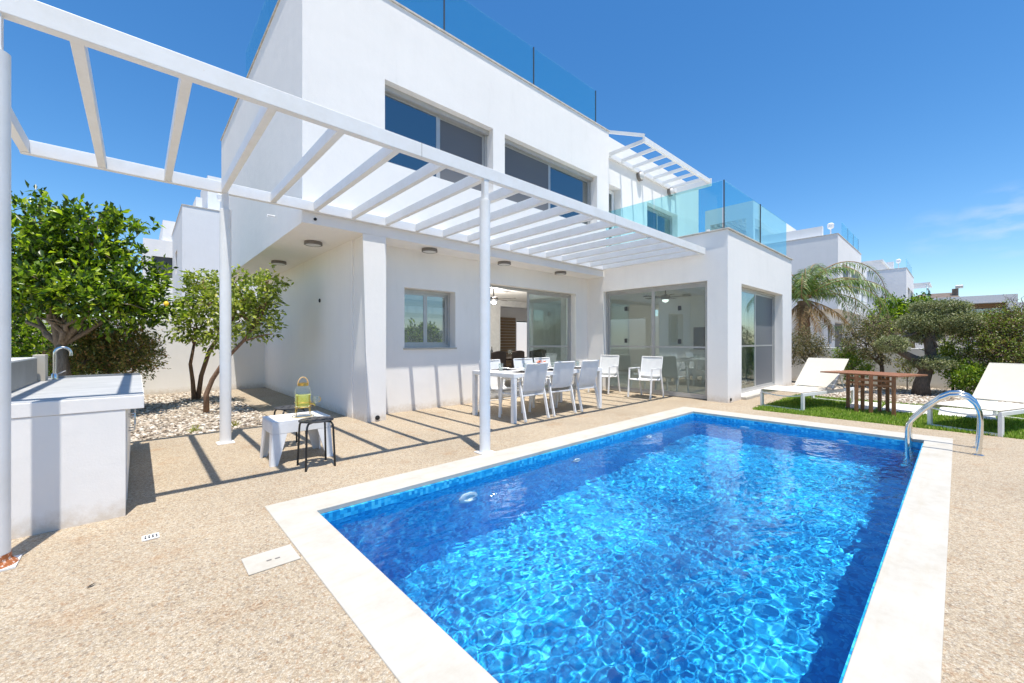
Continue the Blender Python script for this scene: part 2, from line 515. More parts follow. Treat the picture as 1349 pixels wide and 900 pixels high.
def solid(adds, subs=()):
    """union of tagged boxes minus boxes, returned as one MB per tag with only outer faces.
    adds: (tag, x0,x1,y0,y1,z0,z1)"""
    bx = [a[1:] for a in adds] + list(subs)
    cuts = [sorted({round(b[2 * k + j], 4) for b in bx for j in (0, 1)}) for k in range(3)]
    nx, ny, nz_ = (len(c) - 1 for c in cuts)
    g = -np.ones((nx + 2, ny + 2, nz_ + 2), int)
    tags = []
    def sl(b):
        r = []
        for k in range(3):
            r.append(slice(cuts[k].index(round(b[2 * k], 4)) + 1, cuts[k].index(round(b[2 * k + 1], 4)) + 1))
        return tuple(r)
    for a in adds:
        if a[0] not in tags: tags.append(a[0])
        g[sl(a[1:])] = tags.index(a[0])
    for b in subs: g[sl(b)] = -1
    out = {t: MB() for t in tags}
    idx = {t: {} for t in tags}
    dirs = [((1, 0, 0), [(1, 0, 0), (1, 1, 0), (1, 1, 1), (1, 0, 1)]), ((-1, 0, 0), [(0, 0, 0), (0, 0, 1), (0, 1, 1), (0, 1, 0)]),
            ((0, 1, 0), [(0, 1, 0), (0, 1, 1), (1, 1, 1), (1, 1, 0)]), ((0, -1, 0), [(0, 0, 0), (1, 0, 0), (1, 0, 1), (0, 0, 1)]),
            ((0, 0, 1), [(0, 0, 1), (1, 0, 1), (1, 1, 1), (0, 1, 1)]), ((0, 0, -1), [(0, 0, 0), (0, 1, 0), (1, 1, 0), (1, 0, 0)])]
    for i in range(1, nx + 1):
        for j in range(1, ny + 1):
            for k in range(1, nz_ + 1):
                t = g[i, j, k]
                if t < 0: continue
                mb = out[tags[t]]; ix = idx[tags[t]]
                for d, q in dirs:
                    if g[i + d[0], j + d[1], k + d[2]] >= 0: continue
                    f = []
                    for c in q:
                        key = (i - 1 + c[0], j - 1 + c[1], k - 1 + c[2])
                        if key not in ix:
                            ix[key] = len(mb.v); mb.v.append((cuts[0][key[0]], cuts[1][key[1]], cuts[2][key[2]]))
                        f.append(ix[key])
                    mb.f.append(tuple(f)); mb.m.append(0)
    return out

def sheet(name, mat, z, rects, holes=(), kind='structure'):
    """flat ground sheet: union of (x0,x1,y0,y1) minus holes"""
    xs = sorted({r[i] for r in list(rects) + list(holes) for i in (0, 1)})
    ys = sorted({r[i] for r in list(rects) + list(holes) for i in (2, 3)})
    mb = MB()
    for a, b in zip(xs, xs[1:]):
        for c, d in zip(ys, ys[1:]):
            mx, my = (a + b) / 2, (c + d) / 2
            ins = any(r[0] < mx < r[1] and r[2] < my < r[3] for r in rects)
            ho = any(r[0] < mx < r[1] and r[2] < my < r[3] for r in holes)
            if ins and not ho: mb.add([(a, c, z), (b, c, z), (b, d, z), (a, d, z)], [(0, 1, 2, 3)])
    o = mb.build(name, mat)
    return tag(o, kind=kind)

# ------------------------------------------------------------------ ground
PX0, PX1, PY0, PY1 = .68, 7.40, .04, 3.40          # outer coping
QX0, QX1, QY0, QY1 = .95, 7.00, .29, 3.05          # pool opening
hole = (PX0 + .05, PX1 - .05, PY0 + .05, PY1 - .05)
sheet('ground', M['earth'], -.03, [(-600, 900, -600, 900)], [hole])
sheet('deck', M['deck'], 0, [(-9, 8.0, -7, 2.45), (-9, 13.2, 2.45, 6.7), (1.55, 2.6, 6.7, 12.2), (-9, 1.0, 6.6, 6.7)], [hole])
for nm, mt, r_, z in (('gravel_bed', M['gravelbase'], [(-9, 1.55, 6.7, 12.3)], -.012), ('garden_bed', M['gravelbase'], [(10.8, 15.0, -7, 2.45), (13.2, 15.0, 2.45, 12)], -.012),
                      ('lawn', M['lawnbase'], [(8.0, 10.8, -7, 2.45)], -.008)):
    sheet(nm, mt, z, r_)

# ------------------------------------------------------------------ pool
pool = thing('swimming_pool', 'rectangular swimming pool lined with blue mosaic and edged in white stone', 'swimming pool', (PX0, PY0, 0))
def pl(mb, name, mat, **k):
    o = mb.build(name, mat, pool, **k); o.location = (-PX0, -PY0, 0); return o
D = -1.35
sd = solid([('b', QX0 - .12, QX1 + .12, QY0 - .12, QY1 + .12, D - .12, -.03)], [(QX0, QX1, QY0, QY1, D, -.03)])
bas = pl(sd['b'], 'basin', M['tile']); bas.cycles.is_caustics_receiver = True
cp = solid([('c', PX0, PX1, PY0, PY1, -.03, .006)], [(QX0 - .015, QX1 + .015, QY0 - .015, QY1 + .015, -.03, .006)])
pl(cp['c'], 'coping', M['coping'], bevel=.004)
for i, (x, y, ax) in enumerate([(2.24, QY1, 1), (3.83, QY1, 1), (5.5, QY1, 1), (QX1, 2.25, 0), (QX1, 1.05, 0)]):
    m = MB()
    prof = [(.105, 0), (.105, .02), (.085, .03), (.06, .03), (.055, .012), (.0, .012)]
    m.lathe((0, 0, 0), prof, 20)
    zz = -.46 if ax == 1 else -.33
    mt = Matrix.Translation((x, y, zz)) @ (Matrix.Rotation(R(90), 4, 'X') if ax else Matrix.Rotation(R(-90), 4, 'Y'))
    m.v = [tuple(mt @ Vector(p)) for p in m.v]
    if i != 0: m.v = [tuple(Vector((x, y, zz)) + (Vector(p) - Vector((x, y, zz))) * .62) for p in m.v]
    o = pl(m, 'pool_light', M['porcelain'], smooth=True); o.cycles.is_caustics_receiver = True
# water
nx, ny = 900, 420
xs = np.linspace(QX0 - .005, QX1 + .005, nx); ys = np.linspace(QY0 - .005, QY1 + .005, ny)
vs = []
for x in xs:
    for y in ys:
        wx = x + .25 * noise.noise(Vector((x * .9, y * .9, 7))); wy = y + .25 * noise.noise(Vector((x * .9, y * .9, 17)))
        calm = .75 + .35 * noise.noise(Vector((x * .6, y * .8, 3)))
        z = .0048 * noise.noise(Vector((wx * 2.8, wy * 4.0, 0))) + .0028 * noise.noise(Vector((wx * 9.2, wy * 14, 3))) + .0011 * noise.noise(Vector((wx * 21, wy * 30, 5)))
        vs.append((x, y, -.095 + z * calm))
ia = (np.arange(nx - 1)[:, None] * ny + np.arange(ny - 1)[None, :]).ravel()
fs = np.stack([ia, ia + ny, ia + ny + 1, ia + 1], 1)
me = bpy.data.meshes.new('water'); me.from_pydata(vs, [], fs.tolist())
me.polygons.foreach_set('use_smooth', [True] * len(fs)); me.materials.append(M['water']); me.update()
wo = bpy.data.objects.new('water', me); COL.objects.link(wo); wo.cycles.is_caustics_caster = True
tag(wo, kind='structure')

# pool ladder
lad = thing('pool_ladder', 'polished steel pool ladder with arched handrails at the far right corner', 'pool ladder', (6.7, -.15, 0))
def lp(mb, name, mat, **k):
    o = mb.build(name, mat, lad, **k); o.location = (-6.7, .15, 0); return o
for x in (6.53, 6.96):
    pts = [(x, -.145, 0), (x, -.16, .2), (x, -.165, .36), (x, -.155, .46), (x, -.125, .54), (x, -.075, .595), (x, -.01, .622), (x, .06, .612), (x, .14, .56), (x, .25, .44), (x, .35, .31), (x, .385, .255), (x, .395, .2), (x, .395, 0), (x, .395, -.75)]
    lp(MB().tube(pts, .021, 14), 'handrail', M['chrome'], smooth=True)
    lp(MB().lathe((x, -.145, .001), [(.045, 0), (.045, .008), (.024, .014)], 20, close=True), 'foot_flange', M['chrome'], smooth=True)
for z in (-.22, -.47, -.7):
    s = MB().box(6.55, 6.94, .36, .44, z - .012, z + .012)
    lp(s, 'step', M['chrome'], bevel=.005)
for x in (6.53, 6.96): lp(MB().tube([(x, .38, -.16), (x, .30, -.16)], .016, 10), 'wall_bracket', M['rubber'])
for o in kids(lad): o.cycles.is_caustics_receiver = True

# small fittings in the deck
o = MB().box(.42, .665, 2.45, 2.66, .001, .006).build('skimmer_lid', M['coping'], bevel=.001)
tag(o, 'white stone skimmer lid set in the deck beside the near pool corner', 'skimmer lid')
lid = o
m = MB()
for x, y in ((.53, 2.54), (.57, 2.535)): m.box(x - .012, x + .012, y - .006, y + .006, .0065, .0075)
m.build('finger_hole', M['lampgrey'], lid)
gr = MB().box(.02, .10, 3.30, 3.38, .002, .006).build('drain_grate', M['metalw'])
tag(gr, 'small white square drain grate in the deck', 'drain grate')
m = MB()
for i in range(4):
    for j in range(2): m.box(.032 + i * .017, .041 + i * .017, 3.315 + j * .028, 3.335 + j * .028, .0065, .0072)
m.build('slot', M['rubber'], gr)
m = MB().add([(-.02, 0, .002), (0, -.008, .006), (.022, 0, .009), (.0, .009, .004)], [(0, 1, 2, 3)])
tag(m.build('dry_leaf', M['leaf_litter'], loc=(-.167, 2.867, .003), rotz=.6), 'dark dry leaf lying on the open deck', 'leaf')

# ------------------------------------------------------------------ the villa
H = thing('villa', 'white two storey villa with roof glass, sliding doors and a wing beside the pool', 'house', (2.5, 6.0, 0))
def hp(mb, name, mat, parent=None, **k):
    o = mb.build(name, mat, H, **k); o.location = (-2.5, -6.0, 0)
    if parent:
        o.parent = parent; o.location = (0, 0, 0)
    return o
adds = [('ground_floor_wall', 2.47, 14.5, 6.4, 13, 0, 2.79), ('ground_floor_wall', 2.50, 2.80, 5.905, 6.4, 0, 2.79),
        ('side_wing_wall', 8.48, 13.0, 3.03, 6.4, 0, 3.39), ('side_wing_wall', 13.0, 14.5, 6.1, 6.4, 0, 3.39),
        ('upper_floor_wall', 8.69, 14.4, 6.4, 13, 2.79, 6.50), ('upper_floor_wall', 8.69, 14.4, 6.1, 6.4, 3.39, 6.50), ('upper_floor_wall', 1.62, 8.69, 5.9, 13, 2.79, 6.44)]
subs = [(2.77, 14.2, 6.7, 12.7, 0, 2.6), (8.78, 12.7, 3.33, 6.7, 0, 2.6),          # rooms
        (5.05, 8.02, 6.4, 6.7, 0, 2.38), (3.37, 4.42, 6.4, 6.7, 1.09, 2.13),          # slider, kitchen window
        (8.48, 8.78, 3.42, 5.92, 0, 2.43), (9.23, 12.17, 3.03, 3.33, .06, 2.40),      # wing doors
        (8.66, 12.82, 3.2, 6.1, 3.10, 3.39),                                          # terrace
        (1.9, 8.4, 6.2, 12.7, 3.1, 6.1), (8.7, 14.1, 6.4, 12.7, 3.1, 6.1),              # upper rooms
        (2.78, 4.93, 5.9, 6.2, 3.95, 5.20), (5.22, 8.21, 5.9, 6.2, 3.95, 5.20),
        (8.82, 9.55, 6.1, 6.4, 3.12, 5.28), (10.92, 12.83, 6.1, 6.4, 3.12, 5.26),
        (11.9, 12.9, 12.7, 13, 0, 2.1), (3.2, 5.6, 12.7, 13, .0, 2.45), (6.2, 10.2, 12.7, 13, .0, 2.45), (14.2, 14.5, 7.2, 7.8, .2, 2.4), (14.2, 14.5, 11, 12.4, .2, 2.4), (14.2, 14.5, 8.0, 10.5, .9, 2.1)]  # back door, plus unseen rear and side openings added to brighten the rooms
for t, mb in solid(adds, subs).items(): hp(mb, t, M['wall'])
# slanting lower part of the corner pillar
hp(MB().add([(2.44, 5.9, 2.785), (2.80, 5.9, 2.785), (2.80, 5.9, 0), (2.515, 5.9, 0), (2.44, 5.925, 2.785), (2.80, 5.925, 2.785), (2.80, 5.925, 0), (2.515, 5.925, 0)],
            [(0, 3, 2, 1), (4, 5, 6, 7), (0, 4, 7, 3), (3, 7, 6, 2), (2, 6, 5, 1), (1, 5, 4, 0)]), 'corner_pillar', M['wall'])
# parapet caps
c = solid([('c', 1.60, 8.71, 5.88, 13.02, 6.442, 6.475)], [(1.82, 8.5, 6.1, 12.8, 6.442, 6.475)])['c']; hp(c, 'parapet_cap', M['roofstone'], bevel=.005)
c = solid([('c', 8.45, 13.03, 3.0, 6.097, 3.392, 3.42)], [(8.68, 12.8, 3.22, 6.097, 3.392, 3.42)])['c']; hp(c, 'parapet_cap', M['roofstone'], bevel=.005)
hp(MB().box(5.02, 8.05, 6.36, 6.42, .0, .012), 'door_threshold', M['alu'])
hp(MB().box(2.772, 14.198, 6.702, 12.698, .0, .012), 'room_floor', M['floor'])
hp(MB().box(8.782, 12.698, 3.332, 6.69, .0, .012), 'room_floor', M['floor'])
hp(MB().box(3.35, 4.44, 6.375, 6.6, 1.062, 1.088), 'window_sill', M['coping'])
hp(MB().box(9.2, 12.2, 2.93, 3.3, .0, .055), 'door_step', M['coping'], bevel=.006)

def window(plane, at, a0, a1, z0, z1, n, name='window', fm='alu', panes=None, rail=None, fw=.05, dep=.07, handle=False, openleft=False, facing=-1):
    """framed sliding window/door; plane 'Y' faces -Y at y=at, plane 'X' faces -X at x=at"""
    def mk(m, p0, p1, d0, d1, zz0, zz1):
        if plane == 'Y': m.box(p0, p1, d0, d1, zz0, zz1)
        else: m.box(d0, d1, p0, p1, zz0, zz1)
    fr = MB()
    g = .002
    mk(fr, a0 + g, a1 - g, at, at + dep, z1 - fw, z1 - g); mk(fr, a0 + g, a1 - g, at, at + dep, z0 + g, z0 + fw)
    mk(fr, a0 + g, a0 + fw, at, at + dep, z0 + fw, z1 - fw); mk(fr, a1 - fw, a1 - g, at, at + dep, z0 + fw, z1 - fw)
    root = hp(fr, name, M[fm])
    w = (a1 - a0 - 2 * fw) / n
    for i in range(n):
        b0 = a0 + fw + w * i; b1 = b0 + w
        pm = (panes or ['glass'] * n)[i]
        if pm is None: continue
        d0 = at + .012 + (.022 if i % 2 else 0)
        s = MB(); sw = .045; e = .018
        mk(s, b0 - e * (i > 0), b1 + e * (i < n - 1), d0, d0 + .018, z1 - fw - sw, z1 - fw - .001)
        mk(s, b0 - e * (i > 0), b1 + e * (i < n - 1), d0, d0 + .018, z0 + fw + .001, z0 + fw + sw)
        mk(s, b0 - e * (i > 0), b0 + sw, d0, d0 + .018, z0 + fw + sw, z1 - fw - sw)
        mk(s, b1 - sw, b1 + e * (i < n - 1), d0, d0 + .018, z0 + fw + sw, z1 - fw - sw)
        if rail: mk(s, b0 + sw, b1 - sw, d0 + .001, d0 + .017, rail - .018, rail + .018)
        hp(s, 'sash', M[fm], root)
        q = MB(); mk(q, b0 + sw - .004, b1 - sw + .004, d0 + .006, d0 + .012, z0 + fw + sw - .004, z1 - fw - sw + .004)
        hp(q, 'pane', M[pm], root)
        if handle and i == 0:
            hd = MB(); mk(hd, b1 - .03, b1 - .012, d0 - .03, d0 - .001, z0 + .95, z0 + 1.15); hp(hd, 'handle', M[fm], root)
    return root
window('Y', 6.58, 3.37, 4.42, 1.09, 2.13, 2, panes=['glassdark', 'glassdark'])
window('Y', 6.08, 2.78, 4.93, 3.95, 5.18, 2, panes=['glassdark', 'screen'])
window('Y', 6.08, 5.22, 8.21, 3.95, 5.18, 2, panes=['screen', 'glassdark'])
window('Y', 6.30, 8.84, 9.53, 3.12, 5.26, 1, 'terrace_door', 'metalw', ['glassdark'], rail=4.35)
window('Y', 6.28, 10.92, 12.83, 3.12, 5.24, 2, 'terrace_door', 'alu', ['glass', 'glass'])
window('Y', 6.56, 5.05, 8.02, .012, 2.375, 2, 'sliding_door', 'alu', [None, 'glass'], rail=1.08)
window('X', 8.60, 3.42, 5.92, .012, 2.425, 2, 'sliding_door', 'alu', ['glass', 'glass'], rail=1.08)
for y_, z_ in ((5.36, 1.98), (5.36, 1.22), (4.05, 1.92), (4.05, 1.20)):
    hp(MB().box(8.598, 8.602, y_ - .035, y_ + .035, z_ - .05, z_ + .05).box(8.594, 8.597, y_ - .02, y_ + .02, z_ - .035, z_ + .035), 'reflected_fitting', M['alud'])  # dark squares on the panes, standing in for reflected fittings
window('Y', 3.20, 9.23, 12.17, .062, 2.395, 2, 'sliding_door', 'alu', ['glass', 'screen'], rail=1.10)
window('Y', 12.85, 11.9, 12.9, .012, 2.09, 1, 'back_door', 'alud', [None])
# shutter box lips over the upper windows
for a0, a1 in ((2.78, 4.93), (5.22, 8.21)):
    hp(MB().box(a0 + .002, a1 - .002, 6.02, 6.075, 5.12, 5.197), 'blind_box', M['alu'])

# curtains inside the wing
def curtain(x0, x1, y, z0, z1, n=40, ax='x'):
    m = MB(); vs = []; fs = []
    for i in range(n + 1):
        t = i / n; a = x0 + (x1 - x0) * t; o_ = .03 * math.sin(i * 1.9) + .01 * math.sin(i * .7)
        for z in (z0, z1): vs.append((a, y + o_, z) if ax == 'x' else (y + o_, a, z))
    for i in range(n): fs.append((2 * i, 2 * i + 2, 2 * i + 3, 2 * i + 1))
    return m.add(vs, fs)
cu = curtain(11.0, 12.1, 3.5, .05, 2.5).build('curtain', M['inner'], smooth=True, angle=0)
tag(cu, 'pale curtain hanging behind the screened right door leaf of the wing', 'curtain')

# inner walls
inn = solid([('p', 2.772, 14.19, 10.4, 10.6, .012, 2.598)], [(9.0, 10.55, 10.4, 10.6, .012, 2.40), (3.2, 7.6, 10.4, 10.6, .6, 2.40)])['p']
hp(inn, 'partition_wall', M['inner'])
for nm, lb, x0, x1 in (('wood_panel', 'pale brown slatted wood panel on the back wall inside', 10.55, 11.78),):
    m = MB(); z = .05
    while z < 2.1: m.box(x0, x1, 12.62, 12.69, z, z + .105); z += .12
    hp(m, nm, M['slatwood'])

# soffit downlights
def soffit(x, y, z, lab):
    t = thing('ceiling_light', lab, 'ceiling light', (x, y, z), 0, 'round grey lights under the overhang')
    MB().lathe((0, 0, 0), [(.0, -.002), (.13, -.002), (.135, -.05), (.118, -.056), (.112, -.05)], 28).build('rim', M['lampgrey'], t, smooth=True)
    MB().lathe((0, 0, 0), [(.112, -.05), (.06, -.062), (0.001, -.066)], 28).build('diffuser', M['diffuser'], t, smooth=True)
soffit(2.07, 6.95, 2.79, 'round ceiling light under the cantilevered corner nearest the pool')
soffit(2.07, 9.1, 2.79, 'round ceiling light under the cantilever, the one farther back by the trees')
soffit(3.70, 6.13, 2.79, 'round soffit light above the small kitchen window')
soffit(5.41, 6.13, 2.79, 'round soffit light just right of the tall pergola post above the open door')
soffit(7.12, 6.13, 2.79, 'round soffit light above the closed door leaf by the inner corner')

# bulkhead lights of terrace
def bulkhead(x, lab):
    t = thing('wall_light', lab, 'wall light', (x, 6.095, 5.86), 0, 'round lights on the terrace wall')
    m = MB().lathe((0, 0, 0), [(.001, 0), (.13, 0), (.135, .07), (.11, .09)], 24)
    m.v = [(p[0], -p[2], p[1]) for p in m.v]; m.build('rim', M['lampgrey'], t, smooth=True)
    m = MB().lathe((0, 0, 0), [(.11, .085), (.09, .12), (.05, .135), (.001, .14)], 24)
    m.v = [(p[0], -p[2], p[1]) for p in m.v]; m.build('diffuser', M['diffuser'], t, smooth=True)
bulkhead(10.45, 'round white wall light under the roof pergola, the one nearer the tall block')
bulkhead(12.25, 'round white wall light above the upstairs sliding door')

# small wall fittings
def wall_dot(x, y, z, ax, lab, r_=.03, cat='wall outlet'):
    m = MB().lathe((0, 0, 0), [(.001, .02), (r_ * .6, .02), (r_, .014), (r_, 0)], 14)
    m.v = [(p[0], -p[2], p[1]) if ax == 'Y' else (-p[2], p[1], p[0]) for p in m.v]
    tag(m.build('wall_outlet', M['rubber'], smooth=True, loc=(x, y, z)), lab, cat)
wall_dot(2.66, 5.898, .055, 'Y', 'small black round outlet at the foot of the corner pillar', .035)
wall_dot(8.62, 3.028, .055, 'Y', 'small black round outlet at the foot of the wing corner')
wall_dot(1.78, 5.898, 2.86, 'Y', 'small black cable hole at the left end of the lintel', .02)
wall_dot(4.72, 5.898, 2.90, 'Y', 'small black cable hole in the lintel by the tall post', .02)
wall_dot(2.468, 7.9, 1.95, 'X', 'small black socket on the shaded side wall', .035)
t = MB().tube([(1.61, 7.3, 3.18), (1.50, 7.3, 3.18), (1.50, 7.3, 3.15)], .012, 8).build('overflow_pipe', M['metalw'], smooth=True)
tag(t, 'thin white overflow pipe poking from the shaded upper side wall', 'pipe')

# ------------------------------------------------------------------ glass balustrades
def balustrade(name, label, runs, z0, z1, posts, loc):
    t = thing(name, label, 'glass balustrade', loc, 0)
    l = Vector(loc)
    def pt(mb, nm, mat, **k):
        o = mb.build(nm, mat, t, **k); o.location = -l; return o
    for (x0, y0, x1, y1, n) in runs:
        for i in range(n):
            a = Vector((x0 + (x1 - x0) * i / n, y0 + (y1 - y0) * i / n, 0)); b = Vector((x0 + (x1 - x0) * (i + 1) / n, y0 + (y1 - y0) * (i + 1) / n, 0))
            d = (b - a).normalized(); a += d * .008; b -= d * .008
            m = MB().beam((a.x, a.y, (z0 + z1) / 2), (b.x, b.y, (z0 + z1) / 2), .014, z1 - z0)
            pt(m, 'glass_panel', M['balglass'])
            m = MB()
            for q in (.18, .82):
                c = a.lerp(b, q); m.box(c.x - .03, c.x + .03, c.y - .03, c.y + .03, z0 - .03, z0 + .05)
            pt(m, 'clamp', M['metalw'])
    for x, y in posts:
        pt(MB().box(x - .010, x + .010, y - .010, y + .010, z0 - .03, z1 + .005), 'post', M['alud'])
    return t
balustrade('roof_balustrade', 'tall aqua glass balustrade around the highest roof edge', [(1.70, 6.0, 8.28, 6.0, 3), (1.70, 6.02, 1.70, 10.2, 2)], 6.478, 7.34,
           [(3.90, 5.985), (6.10, 5.985), (8.28, 6.0)], (1.7, 6.0, 6.478))
balustrade('terrace_balustrade', 'aqua glass balustrade with dark corner post around the wing terrace', [(8.60, 3.13, 12.9, 3.13, 2), (8.57, 3.16, 8.57, 6.08, 2)], 3.424, 4.40,
           [(8.572, 3.132), (10.72, 3.115)], (8.57, 3.13, 3.424))

# ------------------------------------------------------------------ pergola over the deck
P = thing('pergola', 'long white metal pergola running from the villa over the deck', 'pergola', (2.77, 3.46, 0))
def pp(mb, name, mat, **k):
    o = mb.build(name, mat, P, **k); o.location = (-2.77, -3.46, 0); return o
ZB, ZT = 2.945, 3.075
pp(MB().box(-.80, 8.40, 3.42, 3.49, ZB, ZT), 'front_beam', M['pergola'], bevel=.004)
pp(MB().box(-.80, 8.44, 5.832, 5.892, ZB, ZT), 'back_beam', M['pergola'], bevel=.004)
x = -.77; k = 0
while x < 8.45:
    pp(MB().box(x - .03, x + .03, 3.492, 5.83, ZB + .01, ZT - .006), 'rafter', M['pergola'], bevel=.003); x += .508; k += 1
for x, y, zt in ((-.560, 3.455, 2.74), (2.77, 3.455, 2.72), (.77, 5.862, 2.76)):
    ps = pp(MB().lathe((x, y, 0), [(.058, .006), (.058, zt), (.052, zt + .003), (.03, zt + .004)], 24, close=True), 'post', M['pergola'], smooth=True)
    s = MB().box(x - .028, x + .028, y - .028, y + .028, zt + .002, ZB).build('post_neck', M['pergola'], ps)
    s = MB().box(x - .085, x + .085, y - .085, y + .085, .001, .010).build('base_plate', M['pergola'], ps)

for xj in (1.98, 5.20): pp(MB().box(xj - .0015, xj + .0015, 3.4185, 3.4215, ZB, ZT), 'weld_seam', M['lampgrey'])

# rust patch at the foot of the nearest post
def rustmat():
    m, nt, p = newmat('rusty_paint')
    v = coords(nt)
    nt.links.new(ramp(nt, noise_n(nt, v, 35, 6, .7), [(.38, (.75, .72, .68)), (.48, (.40, .13, .04)), (.7, (.16, .05, .02))]), p.inputs['Base Color'])
    p.inputs['Roughness'].default_value = .9
    return m
M['rust'] = rustmat()
post0 = [o for o in kids(P) if o.name.startswith('post')][0]
rr = MB().lathe((-.560, 3.455, 0), [(.085, .010), (.075, .022), (.062, .035), (.060, .07)], 24).build('rusty_collar', M['rust'], post0, smooth=True)
rr['label'] = 'rusted collar'

# roof terrace pergola
T = thing('roof_pergola', 'small white pergola fixed over the upstairs terrace', 'pergola', (8.8, 5.1, 5.9))
def tp(mb, name, mat, **k):
    o = mb.build(name, mat, T, **k); o.location = (-8.8, -5.1, -5.9); return o
tp(MB().box(8.72, 12.62, 6.035, 6.095, 5.93, 6.05), 'back_beam', M['pergola'])
tp(MB().box(8.88, 12.62, 5.02, 5.08, 5.95, 6.07), 'front_beam', M['pergola'])
for i in range(7):
    x = 8.91 + i * .56
    tp(MB().box(x, x + .05, 5.082, 6.033, 5.96, 6.04), 'rafter', M['pergola'])
tp(MB().box(12.62, 12.68, 4.98, 6.095, 5.86, 6.08), 'end_board', M['pergola'])
tp(MB().beam((8.76, 6.05, 6.53), (8.90, 5.05, 6.11), .05, .07), 'brace', M['pergola'])

# ------------------------------------------------------------------ ceiling fans
def fan(x, y, z, lab, rz=0):
    t = thing('ceiling_fan', lab, 'ceiling fan', (x, y, z), rz, 'dark ceiling fans indoors')
    MB().tube([(0, 0, 0), (0, 0, -.22)], .015, 8).build('rod', M['alud'], t)
    MB().lathe((0, 0, 0), [(.02, -.2), (.11, -.24), (.12, -.3), (.08, -.34)], 20, close=True).build('motor', M['alud'], t, smooth=True)
    MB().lathe((0, 0, 0), [(.08, -.34), (.075, -.38), (.03, -.41), (.001, -.415)], 20).build('lamp_shade', M['fanlamp'], t, smooth=True)
    for k in range(5):
        a = 2 * math.pi * k / 5
        m = MB().add([(.1, -.03, -.27), (.6, -.065, -.275), (.6, .065, -.255), (.1, .03, -.262), (.1, -.03, -.277), (.6, -.065, -.283), (.6, .065, -.263), (.1, .03, -.27)],
                     [(0, 1, 2, 3), (7, 6, 5, 4), (0, 4, 5, 1), (1, 5, 6, 2), (2, 6, 7, 3), (3, 7, 4, 0)])
        m.build('blade', M['darkwood'], t, rotz=a)
fan(6.95, 8.3, 2.6, 'dark ceiling fan seen through the open sliding door', .3)
fan(9.85, 5.0, 2.6, 'dark ceiling fan seen through the wing glass', .1)

for x, y, e in ((6.95, 8.3, 80),):
    pl_ = bpy.data.lights.new('fan_lamp', 'POINT'); pl_.energy = e; pl_.shadow_soft_size = .2; pl_.color = (1, .95, .88)
    po = bpy.data.objects.new('fan_lamp', pl_); COL.objects.link(po); po.location = (x, y, 1.88)
# dark dining set indoors
t = thing('indoor_table', 'dark wooden dining table indoors behind the open sliding door', 'table', (7.3, 8.5, .012))
MB().box(-1.0, 1.0, -.48, .48, .70, .74).build('tabletop', M['darkwood'], t, bevel=.005)
for sx in (-.92, .92):
    for sy in (-.4, .4): MB().box(sx - .04, sx + .04, sy - .04, sy + .04, 0, .699).build('leg', M['darkwood'], t)
def inchair():
    t = thing('indoor_chair', '', 'chair', (0, 0, 0), 0, 'dark upholstered chairs indoors')
    MB().box(-.22, .22, -.2, .24, .40, .47).build('seat', M['brownfab'], t, bevel=.02)
    m = MB(); vs = []; n = 10
    for off in (0, .04):
        for z in (.47, .70, .93, .955):
            for i in range(n + 1):
                u = i / n * 2 - 1; vs.append((u * .225, -.24 - off + .05 * u * u, z - (.04 * u * u if z > .9 else 0)))
    fs = []; k = 4 * (n + 1)
    for r_ in range(3):
        for i in range(n):
            a = r_ * (n + 1) + i; fs += [(a, a + n + 1, a + n + 2, a + 1), (k + a, k + a + 1, k + a + n + 2, k + a + n + 1)]
    for i in range(n): a = 3 * (n + 1) + i; fs.append((a, k + a, k + a + 1, a + 1))
    for r_ in range(3):
        a = r_ * (n + 1); fs += [(a, k + a, k + a + n + 1, a + n + 1), (a + n, a + 2 * n + 1, k + a + 2 * n + 1, k + a + n)]
    m.add(vs, fs).build('backrest', M['brownfab'], t, smooth=True)
    for sx in (-.19, .19):
        for sy in (-.2, .2): MB().box(sx - .018, sx + .018, sy - .018, sy + .018, 0, .40).build('leg', M['darkwood'], t)
    return t
ic = inchair()
for i, ((x, y), a, lb) in enumerate([((6.65, 7.95), 0, 'dark indoor chair at the left of the row facing away from the garden'), ((7.3, 7.95), .05, 'middle dark indoor chair of the row with its back to the garden'), ((7.95, 7.95), -.04, 'dark indoor chair at the right of the row facing away from the garden'),
        ((8.75, 8.5), math.pi / 2, 'dark indoor chair at the right head of the indoor table')]):
    if i == 0: ic.location = (x, y, .012); ic.rotation_euler.z = a; ic['label'] = lb
    else: dup(ic, (x, y, .012), a, lb)
for i, (x, y, lb) in enumerate([(6.75, 8.35, 'wine glass standing leftmost on the dark indoor table'), (6.9, 8.45, 'wine glass beside the bottle on the dark indoor table'), (7.5, 8.3, 'wine glass at the middle of the dark indoor table'), (7.68, 8.42, 'wine glass rightmost on the dark indoor table')]):
    o = MB().lathe((0, 0, 0), [(.001, .003), (.035, .003), (.006, .012), (.005, .10), (.03, .13), (.04, .17), (.034, .22)], 16).build('wine_glass', M['clear'], smooth=True, loc=(x, y, .7525))
    tag(o, lb, 'glass', 'wine glasses on the indoor table')
o = MB().lathe((0, 0, 0), [(.037, 0), (.037, .19), (.014, .24), (.014, .31)], 16, close=True).build('wine_bottle', M['alud'], smooth=True, loc=(7.05, 8.5, .7525))
tag(o, 'dark wine bottle on the indoor table between the wine glasses', 'bottle')
tv = thing('television', 'dark flat television on the far wall inside the wing', 'television', (12.64, 4.9, 1.3))
MB().box(-.03, .05, -.6, .6, -.34, .34).build('body', M['alud'], tv, bevel=.005)
MB().box(-.034, -.031, -.58, .58, -.32, .32).build('screen', M['rubber'], tv)

